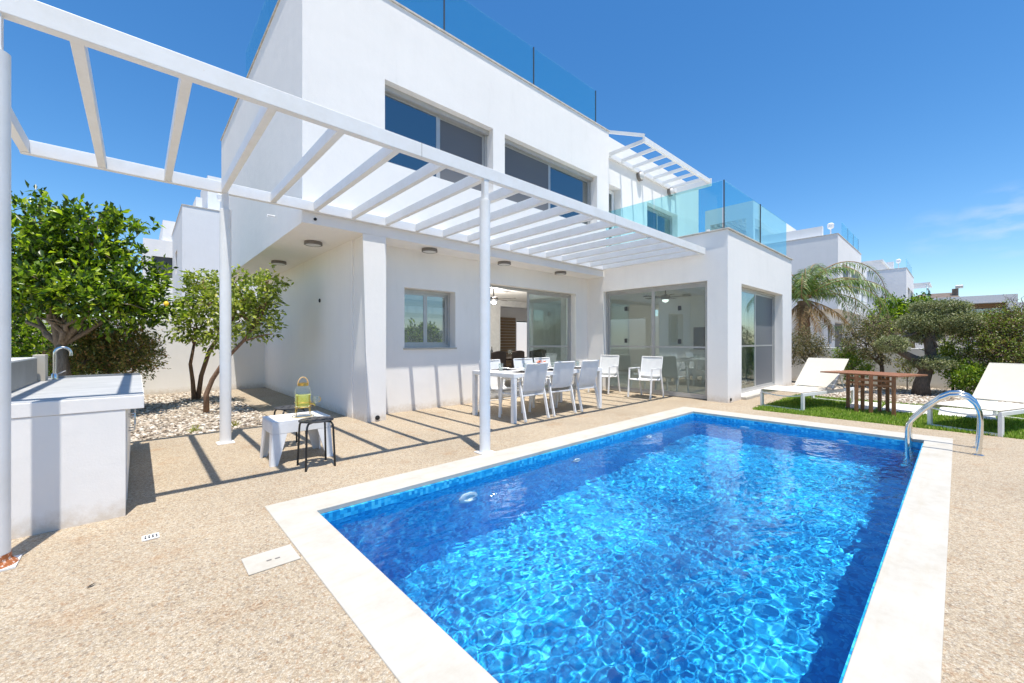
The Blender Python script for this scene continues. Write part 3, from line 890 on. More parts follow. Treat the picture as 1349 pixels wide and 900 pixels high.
# ------------------------------------------------------------------ armchairs
def sling_chair():
    t = thing('garden_chair', '', 'chair', (0, 0, 0), 0, 'white sling armchairs on the deck')
    w = .235
    for s in (-1, 1):
        x = s * (w + .02)
        MB().beam((x, .27, .01), (x, .215, .615), .022, .045, (0, 1, 0)).build('leg', M['metalw'], t, bevel=.004)
        MB().beam((x, -.30, .01), (x, -.165, .60), .022, .045, (0, 1, 0)).build('leg', M['metalw'], t, bevel=.004)
        MB().box(x - .02, x + .02, -.20, .235, .617, .635).build('armrest', M['metalw'], t, bevel=.004)
        m = MB().tube([(s * w, .25, .40), (s * w, .10, .395), (s * w, -.13, .375), (s * w, -.20, .42), (s * w, -.235, .55), (s * w, -.30, .865)], .011, 8)
        m.build('seat_frame' if s < 0 else 'seat_frame', M['metalw'], t, smooth=True)
    m = MB(); rows = [(.255, .40), (.18, .398), (.08, .388), (-.05, .372), (-.13, .372), (-.185, .40), (-.215, .46), (-.24, .56), (-.27, .70), (-.30, .86)]
    def fab(rows, nm):
        m = MB(); vs = []; fs = []; n = 8
        for off in (0, .006):
            for (y, z) in rows:
                for i in range(n + 1):
                    u = i / n * 2 - 1
                    vs.append((u * w, y + off * .5, z - off - (1 - u * u) * .012))
        k = len(rows) * (n + 1)
        for r_ in range(len(rows) - 1):
            for i in range(n):
                a = r_ * (n + 1) + i; fs.append((a, a + 1, a + n + 2, a + n + 1)); fs.append((k + a, k + a + n + 1, k + a + n + 2, k + a + 1))
        m.add(vs, fs); m.build(nm, M['sling'], t, smooth=True, angle=0)
    fab(rows[:6], 'seat'); fab(rows[5:], 'backrest')
    MB().tube([(-w, -.30, .865), (w, -.30, .865)], .011, 8).build('top_rail', M['metalw'], t, smooth=True)
    MB().beam((-w - .02, .19, .385), (w + .02, .19, .385), .02, .02).build('cross_bar', M['metalw'], t)
    MB().beam((-w - .02, -.20, .385), (w + .02, -.20, .385), .02, .02).build('cross_bar', M['metalw'], t)
    return t
c0 = sling_chair()
spots = [((4.455, 4.60), .03, 'white sling chair with its back to the pool, nearest the tall post'),
         ((5.14, 4.62), -.03, 'middle white sling chair of the three with their backs to the pool'),
         ((5.79, 4.60), .02, 'white sling chair with its back to the pool, at the door end of the table'),
         ((4.64, 5.34), math.pi + .03, 'white sling chair on the house side of the table, partly behind the tall post'),
         ((5.50, 5.40), math.pi - .04, 'middle white sling chair on the house side of the table'),
         ((6.08, 5.42), math.pi + .05, 'white sling chair on the house side of the table by the closed door leaf'),
         ((8.08, 5.62), math.pi / 2 + .12, 'white sling armchair standing alone in the inner corner by the wing glass'),
         ((8.02, 4.52), math.pi / 2 + .02, 'white sling armchair in front of the middle of the wing glass')]
for i, ((x, y), a, lab) in enumerate(spots):
    if i == 0:
        c0.location = (x, y, 0); c0.rotation_euler.z = a; c0['label'] = lab
    else: dup(c0, (x, y, 0), a, lab)

# ------------------------------------------------------------------ dining table and its setting
TX0, TX1, TY0, TY1 = 4.03, 6.21, 4.36, 5.36
t = thing('dining_table', 'long white metal dining table laid for a meal under the pergola', 'table', (5.1, 4.85, 0))
def dp(mb, name, mat, **k):
    o = mb.build(name, mat, t, **k); o.location = (-5.1, -4.85, 0); return o
m = MB(); y = TY0 + .06; 
for i in range(9):
    m.box(TX0 + .06, TX1 - .06, y, y + .094, .70, .722); y += .0985
dp(m, 'tabletop', M['metalw'])
m = MB().box(TX0, TX1, TY0, TY0 + .055, .665, .725).box(TX0, TX1, TY1 - .055, TY1, .665, .725).box(TX0, TX0 + .055, TY0 + .055, TY1 - .055, .665, .725).box(TX1 - .055, TX1, TY0 + .055, TY1 - .055, .665, .725)
dp(m, 'apron', M['metalw'], bevel=.003)
for x in (TX0 + .002, TX1 - .066):
    for y in (TY0 + .002, TY1 - .066): dp(MB().box(x, x + .064, y, y + .064, 0, .664), 'leg', M['metalw'], bevel=.003)
ZT_ = .7265
def plate(x, y, lab):
    p = thing('place_setting', lab, 'plate', (x, y, ZT_), 0, 'plates on dark mats on the long white table')
    MB().box(-.19, .19, -.13, .13, 0, .004).build('place_mat', M['napkin'], p)
    MB().lathe((0, 0, .005), [(.001, .004), (.07, .004), (.115, .018), (.12, .018), (.075, 0), (.001, 0)], 24).build('plate', M['porcelain'], p, smooth=True)
    MB().lathe((0, 0, .012), [(.001, .004), (.05, .004), (.085, .02), (.088, .02), (.052, 0), (.001, 0)], 24).build('bowl', M['porcelain'], p, smooth=True)
def glass(x, y, lab):
    o = MB().lathe((0, 0, 0), [(.001, .004), (.028, .004), (.036, .12), (.038, .12), (.031, 0), (.001, 0)], 16).build('drinking_glass', M['clear'], smooth=True, loc=(x, y, ZT_))
    tag(o, lab, 'glass', 'tumblers on the long white table')
pos = ['near the tall post on the pool side', 'in the middle of the pool side', 'at the door end of the pool side', 'near the tall post on the house side', 'in the middle of the house side', 'at the door end of the house side']
for i, (x, y) in enumerate([(4.46, 4.56), (5.13, 4.56), (5.80, 4.56), (4.55, 5.16), (5.35, 5.16), (5.98, 5.16)]):
    plate(x, y, 'white plate and bowl on a dark mat ' + pos[i])
    glass(x + (.21 if y < 5 else -.23), y + (.2 if y < 5 else -.18), 'clear tumbler ' + pos[i] + ' of the long table')
fl = thing('flower_bowl', 'low bowl of orange flowers in the middle of the long table', 'flowers', (5.12, 4.86, ZT_))
MB().lathe((0, 0, 0), [(.001, 0), (.05, 0), (.10, .06), (.105, .06), (.055, .005)], 20).build('bowl', M['porcelain'], fl, smooth=True)
rnd = random.Random(4)
for k in range(8):
    cx, cy, cz = rnd.gauss(0, .055), rnd.gauss(0, .055), .085 + rnd.random() * .05
    m = MB(); vs = [(cx, cy, cz - .012)]; fs = []
    for i in range(14):
        a = math.pi * i / 7; r_ = (.048 if i % 2 == 0 else .026)
        vs.append((cx + r_ * math.cos(a), cy + r_ * math.sin(a), cz + (.022 if i % 2 == 0 else .004) + rnd.uniform(-.006, .006)))
    for i in range(14): fs.append((0, 1 + i, 1 + (i + 1) % 14))
    m.add(vs, fs).build('blossom', M['orange'], fl)

# ------------------------------------------------------------------ low white table, jar, stools
t = thing('side_table', 'low white plastic table with splayed legs by the first pergola post', 'side table', (1.225, 4.66, 0))
A_, B_ = .27, .215
m = MB().box(-A_, A_, -B_, B_, .405, .415)
m.box(-A_, -A_ + .012, -B_, B_, .3, .405).box(A_ - .012, A_, -B_, B_, .3, .405).box(-A_ + .012, A_ - .012, -B_, -B_ + .012, .3, .405).box(-A_ + .012, A_ - .012, B_ - .012, B_, .3, .405)
m.box(-A_, -A_ + .02, -B_, B_, .4152, .423).box(A_ - .02, A_, -B_, B_, .4152, .423).box(-A_ + .02, A_ - .02, -B_, -B_ + .02, .4152, .423).box(-A_ + .02, A_ - .02, B_ - .02, B_, .4152, .423)
m.build('tabletop', M['plastic'], t, bevel=.005)
for sx in (-1, 1):
    for sy in (-1, 1):
        xa, xb = sx * A_, sx * (A_ - .13); ya, yb = sy * B_, sy * (B_ - .11)
        fx, fy = sx * (A_ + .02), sy * (B_ + .015); gx, gy = sx * (A_ - .045), sy * (B_ - .045)
        th = .014
        vs = [(xa, ya, .30), (xb, ya, .30), (gx, fy, 0), (fx, fy, 0), (xa, yb, .30), (fx, gy, 0),
              (xa - sx * th, ya - sy * th, .30), (xb, ya - sy * th, .30), (gx, fy - sy * th, 0), (fx - sx * th, fy - sy * th, 0), (xa - sx * th, yb, .30), (fx - sx * th, gy, 0)]
        MB().add(vs, [(0, 1, 2, 3), (0, 3, 5, 4), (6, 9, 8, 7), (6, 10, 11, 9), (1, 7, 8, 2), (4, 5, 11, 10), (3, 2, 8, 9), (3, 9, 11, 5)]).build('leg', M['plastic'], t)
j = thing('drinks_dispenser', 'glass drinks jar of yellow lemonade on a gold wire stand', 'drinks dispenser', (1.27, 4.60, .424))
MB().lathe((0, 0, 0), [(.001, .10), (.062, .10), (.075, .115), (.077, .27), (.062, .30), (.05, .31), (.05, .325)], 28).build('jar', M['clear'], j, smooth=True)
MB().lathe((0, 0, 0), [(.001, .105), (.060, .105), (.072, .118), (.073, .225), (.001, .2255)], 28).build('lemonade', M['lemonade'], j, smooth=True)
MB().lathe((0, 0, 0), [(.051, .318), (.053, .345), (.001, .352)], 24).build('lid', M['gold'], j, smooth=True)
MB().tube([(.05 * math.cos(R(a)), 0, .33 + .075 * math.sin(R(a))) for a in range(0, 181, 15)], .006, 6).build('handle', M['steelwood'], j, smooth=True)
m = MB()
m.tube([(.08 * math.cos(R(a)), .08 * math.sin(R(a)), .10) for a in range(0, 361, 15)], .0035, 6)
m.tube([(.08 * math.cos(R(a)), .08 * math.sin(R(a)), .15) for a in range(0, 361, 15)], .0035, 6)
m.tube([(.10 * math.cos(R(a)), .10 * math.sin(R(a)), .005) for a in range(0, 361, 15)], .0035, 6)
for a in (35, 125, 215, 305):
    m.tube([(.10 * math.cos(R(a)), .10 * math.sin(R(a)), .005), (.082 * math.cos(R(a)), .082 * math.sin(R(a)), .10), (.082 * math.cos(R(a)), .082 * math.sin(R(a)), .22)], .0035, 6)
m.build('wire_stand', M['gold'], j, smooth=True)
a = R(-42)
MB().tube([(.075 * math.cos(a), .075 * math.sin(a), .13), (.115 * math.cos(a), .115 * math.sin(a), .13), (.125 * math.cos(a), .125 * math.sin(a), .11)], .010, 8).build('tap', M['gold'], j, smooth=True)
mug = thing('hanging_mug', 'small glass mug hanging from the side of the drinks jar', 'mug', (1.27 + .112, 4.60 - .045, .424 + .13))
MB().lathe((0, 0, 0), [(.001, 0), (.028, 0), (.03, .075), (.027, .075), (.025, .005)], 16).build('cup', M['clear'], mug, smooth=True)
MB().tube([(.028 + .02 * math.sin(R(a)), 0, .0375 - .025 * math.cos(R(a))) for a in range(0, 181, 20)], .004, 6).build('handle', M['gold'], mug, smooth=True)

def stool(loc, rz, lab):
    t = thing('round_stool', lab, 'stool', loc, rz, 'stackable stools with black legs')
    n = 36; r0 = .155
    pts = [Vector((r0 * math.cos(2 * math.pi * k / n), r0 * math.sin(2 * math.pi * k / n))) for k in range(n)]
    edges = [(k, (k + 1) % n) for k in range(n)]
    holes = [(0, 0)] + [(.085 * math.cos(R(60 * k)), .085 * math.sin(R(60 * k))) for k in range(6)]
    for hx, hy in holes:
        o_ = len(pts); nn = 12
        pts += [Vector((hx + .017 * math.cos(2 * math.pi * k / nn), hy + .017 * math.sin(2 * math.pi * k / nn))) for k in range(nn)]
        edges += [(o_ + k, o_ + (k + 1) % nn) for k in range(nn)]
    res = delaunay_2d_cdt(pts, edges, [], 0, 1e-5)
    vv, ff = res[0], res[2]
    keep = []
    for f in ff:
        c = sum((vv[i] for i in f), Vector((0, 0))) / len(f)
        if c.length < r0 and not any((c - Vector(h)).length < .0165 for h in holes): keep.append(tuple(f))
    m = MB(); k = len(vv)
    top = [(p.x, p.y, .45) for p in vv]; bot = [(p.x, p.y, .438) for p in vv]
    fs = keep + [tuple(i + k for i in reversed(f)) for f in keep]
    ec = {}
    for f in keep:
        for a, b in zip(f, f[1:] + f[:1]):
            if (b, a) in ec: del ec[(b, a)]
            else: ec[(a, b)] = 1
    fs += [(b, a, a + k, b + k) for a, b in ec]
    m.add(top + bot, fs).build('seat', M['seatdark'], t)
    for q in range(4):
        a = R(45 + 90 * q); c, s = math.cos(a), math.sin(a)
        pts_ = [(.03 * c, .03 * s, .43), (.11 * c, .11 * s, .43), (.145 * c, .145 * s, .425), (.163 * c, .163 * s, .40), (.168 * c, .168 * s, .36), (.185 * c, .185 * s, 0)]
        MB().tube(pts_, .0095, 10).build('leg', M['black'], t, smooth=True)
    return t
s0 = stool((1.275, 4.19, 0), R(0), 'dark round stool in front of the low white table')
dup(s0, (1.29, 5.18, 0), R(8), 'dark round stool behind the low white table, half hidden by it')

# ------------------------------------------------------------------ outdoor kitchen
K = thing('outdoor_kitchen', 'white outdoor kitchen counter with a grey cement worktop', 'kitchen counter', (-.3, 3.9, 0))
def kp(mb, name, mat, par=None, **k):
    o = mb.build(name, mat, par or K, **k)
    if not par: o.location = (.3, -3.9, 0)
    return o
b = solid([('b', -1.8, -.060, 3.872, 6.15, 0, .73)], [(-.16, -.060, 4.15, 6.1, .02, .70)])['b']
kp(b, 'body', M['wall'])
kp(MB().box(-1.82, .036, 3.868, 6.27, .732, .822), 'worktop_edge', M['wall'], bevel=.004)
kp(MB().box(-1.815, .031, 3.873, 6.265, .8222, .826), 'worktop', M['worktop'])
for y0, y1 in ((4.16, 4.80), (4.81, 5.45), (5.46, 6.09)):
    d_ = kp(MB().box(-.075, -.055, y0, y1, .03, .69), 'cabinet_door', M['metalw'])
    yh = y0 + .06 if y0 > 4.5 else y1 - .08
    MB().tube([(-.055, yh, .45), (-.02, yh, .45), (-.015, yh, .455), (-.015, yh, .565), (-.02, yh, .57), (-.055, yh, .57)], .006, 8).build('handle', M['chrome'], d_, smooth=True)
kp(MB().box(-1.8, .02, 6.20, 6.26, .8265, .845), 'back_strip', M['benchgrey'])
F_ = thing('kitchen_tap', 'chrome swan neck tap at the back of the outdoor kitchen', 'tap', (-.60, 6.02, .8262))
pts = [(0, 0, .0), (0, 0, .26)] + [(.055 - .055 * math.cos(R(a)), 0, .26 + .055 * math.sin(R(a))) for a in range(15, 181, 15)] + [(.11, 0, .23)]
MB().tube(pts, .0125, 12).build('spout', M['chrome'], F_, smooth=True)
MB().lathe((0, 0, 0), [(.024, 0), (.024, .05), (.016, .06)], 16, close=True).build('tap_base', M['chrome'], F_, smooth=True)
MB().tube([(.015, -.01, .05), (.075, -.02, .085)], .005, 8).build('lever', M['chrome'], F_, smooth=True)
G_ = thing('barbecue_unit', 'raised grey tiled unit with a white top behind the nearest post', 'barbecue unit', (-1.1, 5.1, .8262))
MB().box(-.6, .415, -.9, .68, 0, .215).build('body', M['benchgrey'], G_)
MB().box(-.6, .41, -.9, .68, .2155, .228).build('top', M['metalw'], G_)
tag(MB().box(-.72, -.64, 5.82, 5.98, .8262, 1.075).build('wall_stub', M['barbecue_post'], bevel=.004), 'beige plaster stub at the back of the kitchen beside the tap', 'wall stub')
m = MB().tube([(0, 0, .012), (0, 0, .026), (0, 0, .11), (0, 0, .125)], [.045, .055, .05, .03], 18)
tag(m.build('storage_pot', M['steelwood'], smooth=True, loc=(-.655, 4.13, .816)), 'pale wooden pot at the front of the worktop behind the nearest post', 'pot')

# ------------------------------------------------------------------ garden table
t = thing('garden_table', 'small reddish teak gateleg table standing on the lawn', 'table', (9.1, 1.0, 0))
def gp(mb, name, mat, **k):
    o = mb.build(name, mat, t, **k); o.location = (-9.1, -1.0, 0); return o
d1 = Vector((.36, .93, 0)).normalized(); d2 = Vector((.93, -.36, 0)).normalized()
F0 = Vector((8.80, .64, 0))
m = MB()
for i in range(9):
    a = F0 + d2 * (.095 * i); b_ = a + d1 * 1.14
    m.beam((a + d2 * .046 + Vector((0, 0, .645))), (b_ + d2 * .046 + Vector((0, 0, .645))), .090, .022)
gp(m, 'tabletop', M['teak'])
LG = [(9.32, 1.32), (8.96, 1.16), (9.13, 1.10), (8.93, .97), (9.20, .89), (9.30, .80), (8.88, .69)]
for x, y in LG: gp(MB().box(x - .025, x + .025, y - .025, y + .025, 0, .632), 'leg', M['teak'], bevel=.003)
for a, b in ((0, 2), (1, 3), (4, 5), (3, 6)):
    for z in (.56, .48):
        pa = Vector((*LG[a], z)); pb = Vector((*LG[b], z)); gp(MB().beam(pa, pb, .022, .035), 'rail', M['teak'])

# ------------------------------------------------------------------ sun loungers
def lounger(loc, rz, lab, ang=43):
    t = thing('sun_lounger', lab, 'sun lounger', loc, rz, 'cream sun loungers on the lawn')
    W = .34; zs = .315
    hx = 1.16; bl = .76; ca, sa = math.cos(R(ang)), math.sin(R(ang))
    for s in (-1, 1):
        MB().beam((0, s * W, zs - .03), (1.95, s * W, zs - .03), .035, .055).build('side_rail', M['metalw'], t, bevel=.004)
        for x in (.02, 1.88): MB().box(x - .02, x + .035, s * W - .02, s * W + .02, 0.0, zs - .058).build('leg', M['metalw'], t, bevel=.003)
        MB().beam((hx, s * (W - .035), zs + .01), (hx + bl * ca, s * (W - .035), zs + .01 + bl * sa), .025, .03).build('back_rail', M['metalw'], t)
        MB().beam((hx + bl * .55 * ca, s * (W - .06), zs + bl * .55 * sa), (hx + bl * .55 * ca + .22, s * (W - .06), zs - .02), .015, .02).build('prop', M['metalw'], t)
    for x in (.02, 1.88):
        MB().box(x - .02, x + .035, -W + .02, W - .02, 0.004, .034).build('floor_bar', M['metalw'], t)
    m = MB(); n = 8
    pts = [(.0, -W + .02 + (2 * W - .04) * i / n, zs - .045 - .035 * (1 - (2 * i / n - 1) ** 2)) for i in range(n + 1)]
    m.tube(pts, .011, 6).build('cross_bar', M['metalw'], t, smooth=True)
    MB().beam((hx + bl * ca, -W + .02, zs + .01 + bl * sa), (hx + bl * ca, W - .02, zs + .01 + bl * sa), .025, .03).build('top_rail', M['metalw'], t)
    def fab(p0, p1, nm, nn):
        m = MB(); k = 6; vs = []; fs = []
        for off in (0, -.006):
            for i in range(nn + 1):
                for q in range(k + 1):
                    u = q / k * 2 - 1; f = i / nn
                    sag = .012 * (1 - u * u) * math.sin(math.pi * min(1, f + .02))
                    vs.append((p0[0] + (p1[0] - p0[0]) * f + (sag * sa if p1[1] > p0[1] + .1 else 0), u * (W + .005), p0[1] + (p1[1] - p0[1]) * f - sag + off))
        kk = (nn + 1) * (k + 1)
        for i in range(nn):
            for q in range(k):
                a = i * (k + 1) + q; fs.append((a, a + k + 1, a + k + 2, a + 1)); fs.append((kk + a, kk + a + 1, kk + a + k + 2, kk + a + k + 1))
        m.add(vs, fs).build(nm, M['cream'], t, smooth=True, angle=0)
    fab((-.02, zs + .012), (hx, zs + .012), 'seat', 8)
    fab((hx + .005, zs + .03), (hx + bl * ca, zs + .035 + bl * sa), 'backrest', 8)
    return t
lounger((8.44, 2.13, 0), R(-13), 'cream sun lounger beside the wing corner, behind the teak table')
lounger((8.12, -.04, 0), R(-21), 'cream sun lounger behind the pool ladder, cut by the right edge')

# stepping slabs
for x0, x1, y0, y1, lb in ((9.35, 10.55, .98, 1.38, 'white paving slab in the lawn directly behind the teak table legs'), (9.45, 10.65, .30, .92, 'white paving slab in the lawn between the teak table and the ladder'), (9.55, 10.7, -.4, .22, 'white paving slab in the lawn beneath the lounger by the ladder')):
    tag(MB().box(x0, x1, y0, y1, -.03, .022).build('paving_slab', M['slab'], bevel=.008), lb, 'paving slab', 'white slabs crossing the lawn')

# ------------------------------------------------------------------ garden walls
tag(MB().box(14.98, 15.18, -12, 5.2, -.03, 1.02).build('garden_wall', M['wall2'], bevel=.01), 'low cream garden wall behind the clipped trees on the right', 'wall')
b = MB().box(-14, 5.5, 12.35, 12.55, -.03, 1.70).build('boundary_wall', M['wall'], bevel=.01)
tag(b, 'plain white boundary wall behind the citrus trees on the left', 'wall')

tag(MB().box(14.98, 15.18, 5.25, 13, -.03, 2.2).build('garden_wall', M['wall'], bevel=.01), 'taller white garden wall hidden behind the villa wing', 'wall')
tag(MB().box(0, 22, 17.0, 17.2, -.03, 2.3).build('boundary_wall', M['wall'], bevel=.01), 'white boundary wall seen through the back door of the villa', 'wall')
tag(MB().box(-14, 14.9, -9.2, -9.0, -.03, 1.9).build('garden_wall', M['wall2'], bevel=.01), 'cream garden wall behind the photographer, seen only in reflections', 'wall')
# ------------------------------------------------------------------ neighbours
def villa(ox, oy, label, name='villa', pent=None, wing=True, mat='farwall', plain=False):
    v = thing(name, label, 'house', (ox + 1.62, oy + 5.9, 0), 0, 'white neighbouring villas')
    L_ = Vector((-1.62, -5.9, 0))
    def q(mb, nm, m_, par=None, **k):
        o = mb.build(nm, m_, par or v, **k)
        if not par: o.location = L_
        return o
    A = [('ground_floor_wall', 2.5, 14.4, 6.6, 13, -.03, 2.79), ('upper_floor_wall', 1.62, 8.69, 5.9, 13, 2.79, 6.44), ('upper_floor_wall', 8.69, 14.4, 6.3, 13, 2.79, 6.50),
         ('roof_parapet', 2.1, 2.3, 6.6, 12, 6.44, 7.05)]
    if wing: A.append(('side_wing_wall', 8.5, 13, 3.03, 6.6, -.03, 3.39))
    S = [(2.9, 5.0, 5.9, 6.05, 3.95, 5.2), (5.3, 8.2, 5.9, 6.05, 3.95, 5.2), (9.1, 9.9, 6.3, 6.45, 3.4, 5.2), (10.9, 12.8, 6.3, 6.45, 3.4, 5.2),
         (1.62, 1.77, 8.6, 9.8, 4.2, 5.2), (3.4, 4.4, 6.6, 6.75, 1.1, 2.1), (5.2, 8.0, 6.6, 6.75, 0, 2.3)]
    for tg, mb in solid(A, S).items(): q(mb, tg, M[mat])
    for (x0, x1, y0, y1, z0, z1) in S:
        if x1 - x0 > .2:
            w_ = q(MB().box(x0 + .002, x1 - .002, y1 - .05, y1 - .003, z0 + .002, z1 - .002), 'window', M['alu'])
            h_ = (x0 + x1) / 2
            MB().box(x0 + .06, h_ - .02, y1 - .056, y1 - .051, z0 + .06, z1 - .06).box(h_ + .02, x1 - .06, y1 - .056, y1 - .051, z0 + .06, z1 - .06).build('pane', M['alud'], w_)
        else:
            w_ = q(MB().box(x1 - .05, x1 - .003, y0 + .002, y1 - .002, z0 + .002, z1 - .002), 'window', M['alud'])
    q(MB().box(1.60, 8.71, 5.88, 6.1, 6.442, 6.475).box(1.60, 1.82, 6.1, 13, 6.442, 6.475), 'parapet_cap', M['roofstone'])
    for i in range(3):
        q(MB().box(3.3 + i * 1.75, 5.03 + i * 1.75, 6.0, 6.014, 6.478, 7.35), 'balustrade_panel', M['balglass'])
        q(MB().box(5.04 + i * 1.75 - .015, 5.04 + i * 1.75 + .015, 6.0, 6.02, 6.478, 7.36), 'balustrade_post', M['alud'])
    for i in range(3): q(MB().box(8.6 + i * 1.45, 10.03 + i * 1.45, 3.12, 3.134, 3.4, 4.3), 'balustrade_panel', M['balglass'])
    q(MB().box(8.7, 12.7, 6.2, 6.29, 5.93, 6.05).box(8.9, 12.7, 4.95, 5.04, 5.93, 6.05), 'pergola_beam', M['metalw'])
    for i in range(8): q(MB().box(8.9 + i * .53, 8.98 + i * .53, 5.042, 6.198, 5.94, 6.04), 'pergola_rafter', M['metalw'])
    if pent:
        x0, x1, y0, y1, zt = pent
        PW = [('penthouse_wall', x0, x1, y0, y1, 6.44, zt)]
        sb = [(x0, x0 + 2.6, y0 + .35, y1 - .3, 6.6, zt - .9), (x0 + .3, x1 - 2.0, y0, y0 + .35, 6.6, zt - .9)]
        for tg, mb in solid(PW, () if plain else sb).items(): q(mb, tg, M[mat])
        for i in range(0 if plain else 6): q(MB().box(x0 + .02, x0 + 2.6, y0 + .5 + i * .3, y0 + .56 + i * .3, zt - 1.05, zt - .92), 'penthouse_rafter', M['metalw'])
    q(MB().lathe((2.9, 6.4, 6.44), [(.03, 0), (.03, .55), (.13, .62), (.15, .8), (.1, .86)], 12, close=True), 'roof_lamp', M['plastic'])
    return v
villa(23.49, -1.96, 'white two storey neighbouring villa directly behind the palm tree', pent=(1.6, 10.5, 9.6, 12.2, 9.0))
villa(38.7, -3.42, 'farthest white villa of the row, seen past the end of the neighbouring terrace pergola')
villa(-.35, 14.2, 'white neighbouring villa rising behind the citrus trees on the left', pent=(2.55, 8, 7.3, 10, 8.25), wing=False, plain=True)
# smaller block farther left
v = thing('annexe', 'low white flat roofed block glimpsed at the far left between tree and villa', 'building', (-1, 27, 0))
A = solid([('wall', .2, 3.2, 26, 31, -.03, 6.1), ('wall', .92, 2.9, 26.3, 31, 6.1, 7.15)], [(.5, 2.4, 26, 26.2, 4.3, 5.3)])['wall']
o = A.build('wall', M['farwall'], v); o.location = (1, -27, 0)
o = MB().box(.5, 2.4, 26.1, 26.15, 4.3, 5.3).build('window', M['alud'], v); o.location = (1, -27, 0)

# grey modern house far off on the right
def far_house():
    c = Vector((67, -.6, 0)); v = thing('modern_house', 'distant pale grey house with a long glazed terrace above the hedges', 'house', tuple(c), R(-88))
    s = solid([('wall', -4.6, 3.6, 0, 6, -.03, 6.15), ('wall', 3.6, 7.5, .4, 6, -.03, 5.3)], [(-1.6, 2.9, 0, 1.6, 2.6, 5.35)])['wall']; s.build('wall', M['greywall'], v)
    MB().box(-1.6, 2.9, 1.5, 1.59, 2.62, 5.34).build('cladding', M['orangewall'], v)
    for i in range(4):
        w_ = MB().box(-1.55 + i * 1.1, -.5 + i * 1.1, 1.4, 1.49, 2.62, 4.8).build('window', M['alu'], v)
        MB().box(-1.5 + i * 1.1, -.55 + i * 1.1, 1.38, 1.398, 2.7, 4.75).build('pane', M['glassdark'], w_)
    MB().box(-1.6, 2.9, .1, .12, 2.62, 4.3).build('balustrade_panel', M['balglass'], v)
    MB().box(-.1, .1, .3, .5, 2.6, 5.35).build('column', M['greywall'], v)
    MB().add([(-4.8, .5, 6.17), (-.4, .5, 6.17), (-3.6, 3, 6.9), (-.9, 3, 6.9), (-4.8, 5.5, 6.17), (-.4, 5.5, 6.17)], [(0, 1, 3, 2), (2, 3, 5, 4), (0, 2, 4), (1, 5, 3)]).build('roof', M['tileroof'], v)
    MB().box(-1.0, -.5, 1.5, 2.0, 6.3, 7.2).build('chimney', M['tileroof'], v)
    MB().tube([(-.75, 1.4, 7.4), (-.15, 1.4, 7.4)], .2, 12).build('water_tank', M['alu'], v, smooth=True)
far_house()

# ------------------------------------------------------------------ vegetation
rng = np.random.default_rng(11)
def leaf_mesh(name, mat, C, N, per, ll, lw, spread, parent=None, seed=0, droop=.0, cone=.9, offset=None, fold=.25):
    """C clump centres, N clump directions: 'per' folded leaves round each"""
    rg = np.random.default_rng(seed)
    n = len(C) * per
    c = np.repeat(C, per, 0) + rg.normal(0, spread, (n, 3))
    nd = np.repeat(N, per, 0) + rg.normal(0, cone, (n, 3)); nd[:, 2] -= droop
    nd /= np.linalg.norm(nd, axis=1, keepdims=True) + 1e-9
    sd_ = np.cross(nd, rg.normal(0, 1, (n, 3)) + np.array([0, 0, 1.2])); sd_ /= np.linalg.norm(sd_, axis=1, keepdims=True) + 1e-9
    up = np.cross(sd_, nd)
    l = ll * rg.uniform(.65, 1.25, (n, 1)); w = lw * rg.uniform(.75, 1.2, (n, 1))
    base = c; tip = c + nd * l - np.array([0, 0, 1]) * l * droop * .3
    m1 = c + nd * l * .45 + sd_ * w * .5 + up * w * fold; m2 = c + nd * l * .45 - sd_ * w * .5 + up * w * fold
    V = np.stack([base, m1, tip, m2], 1).reshape(-1, 3)
    i = np.arange(n)[:, None] * 4
    Fc = np.concatenate([i + [0, 1, 2], i + [0, 2, 3]], 1).reshape(-1, 3)
    me = bpy.data.meshes.new(name)
    me.vertices.add(len(V)); me.vertices.foreach_set('co', V.astype(np.float32).ravel())
    me.loops.add(len(Fc) * 3); me.loops.foreach_set('vertex_index', Fc.astype(np.int32).ravel())
    me.polygons.add(len(Fc)); me.polygons.foreach_set('loop_start', np.arange(0, len(Fc) * 3, 3, dtype=np.int32))
    me.materials.append(mat); me.update(calc_edges=True)
    o = bpy.data.objects.new(name, me); COL.objects.link(o)
    if parent: o.parent = parent
    return o
def blob_pts(blobs, n, seed, inner=.55, rough=.22):
    rg = np.random.default_rng(seed)
    w = np.array([(b[3] * b[4] * b[5]) ** (2 / 3) for b in blobs]); w /= w.sum()
    k = rg.choice(len(blobs), n, p=w)
    B = np.array(blobs)[k]
    d = rg.normal(0, 1, (n, 3)); d /= np.linalg.norm(d, axis=1, keepdims=True)
    r_ = rg.uniform(inner ** 3, 1, (n, 1)) ** (1 / 3)
    # lumpy surface
    lump = np.array([noise.noise(Vector(q * 2.3 + kk * 3.1)) for q, kk in zip(d, k)])[:, None]
    r_ = r_ * (1 + rough * 2 * lump)
    Cc = B[:, :3] + d * r_ * B[:, 3:6]
    nn = d / B[:, 3:6]; nn /= np.linalg.norm(nn, axis=1, keepdims=True)
    return Cc, nn
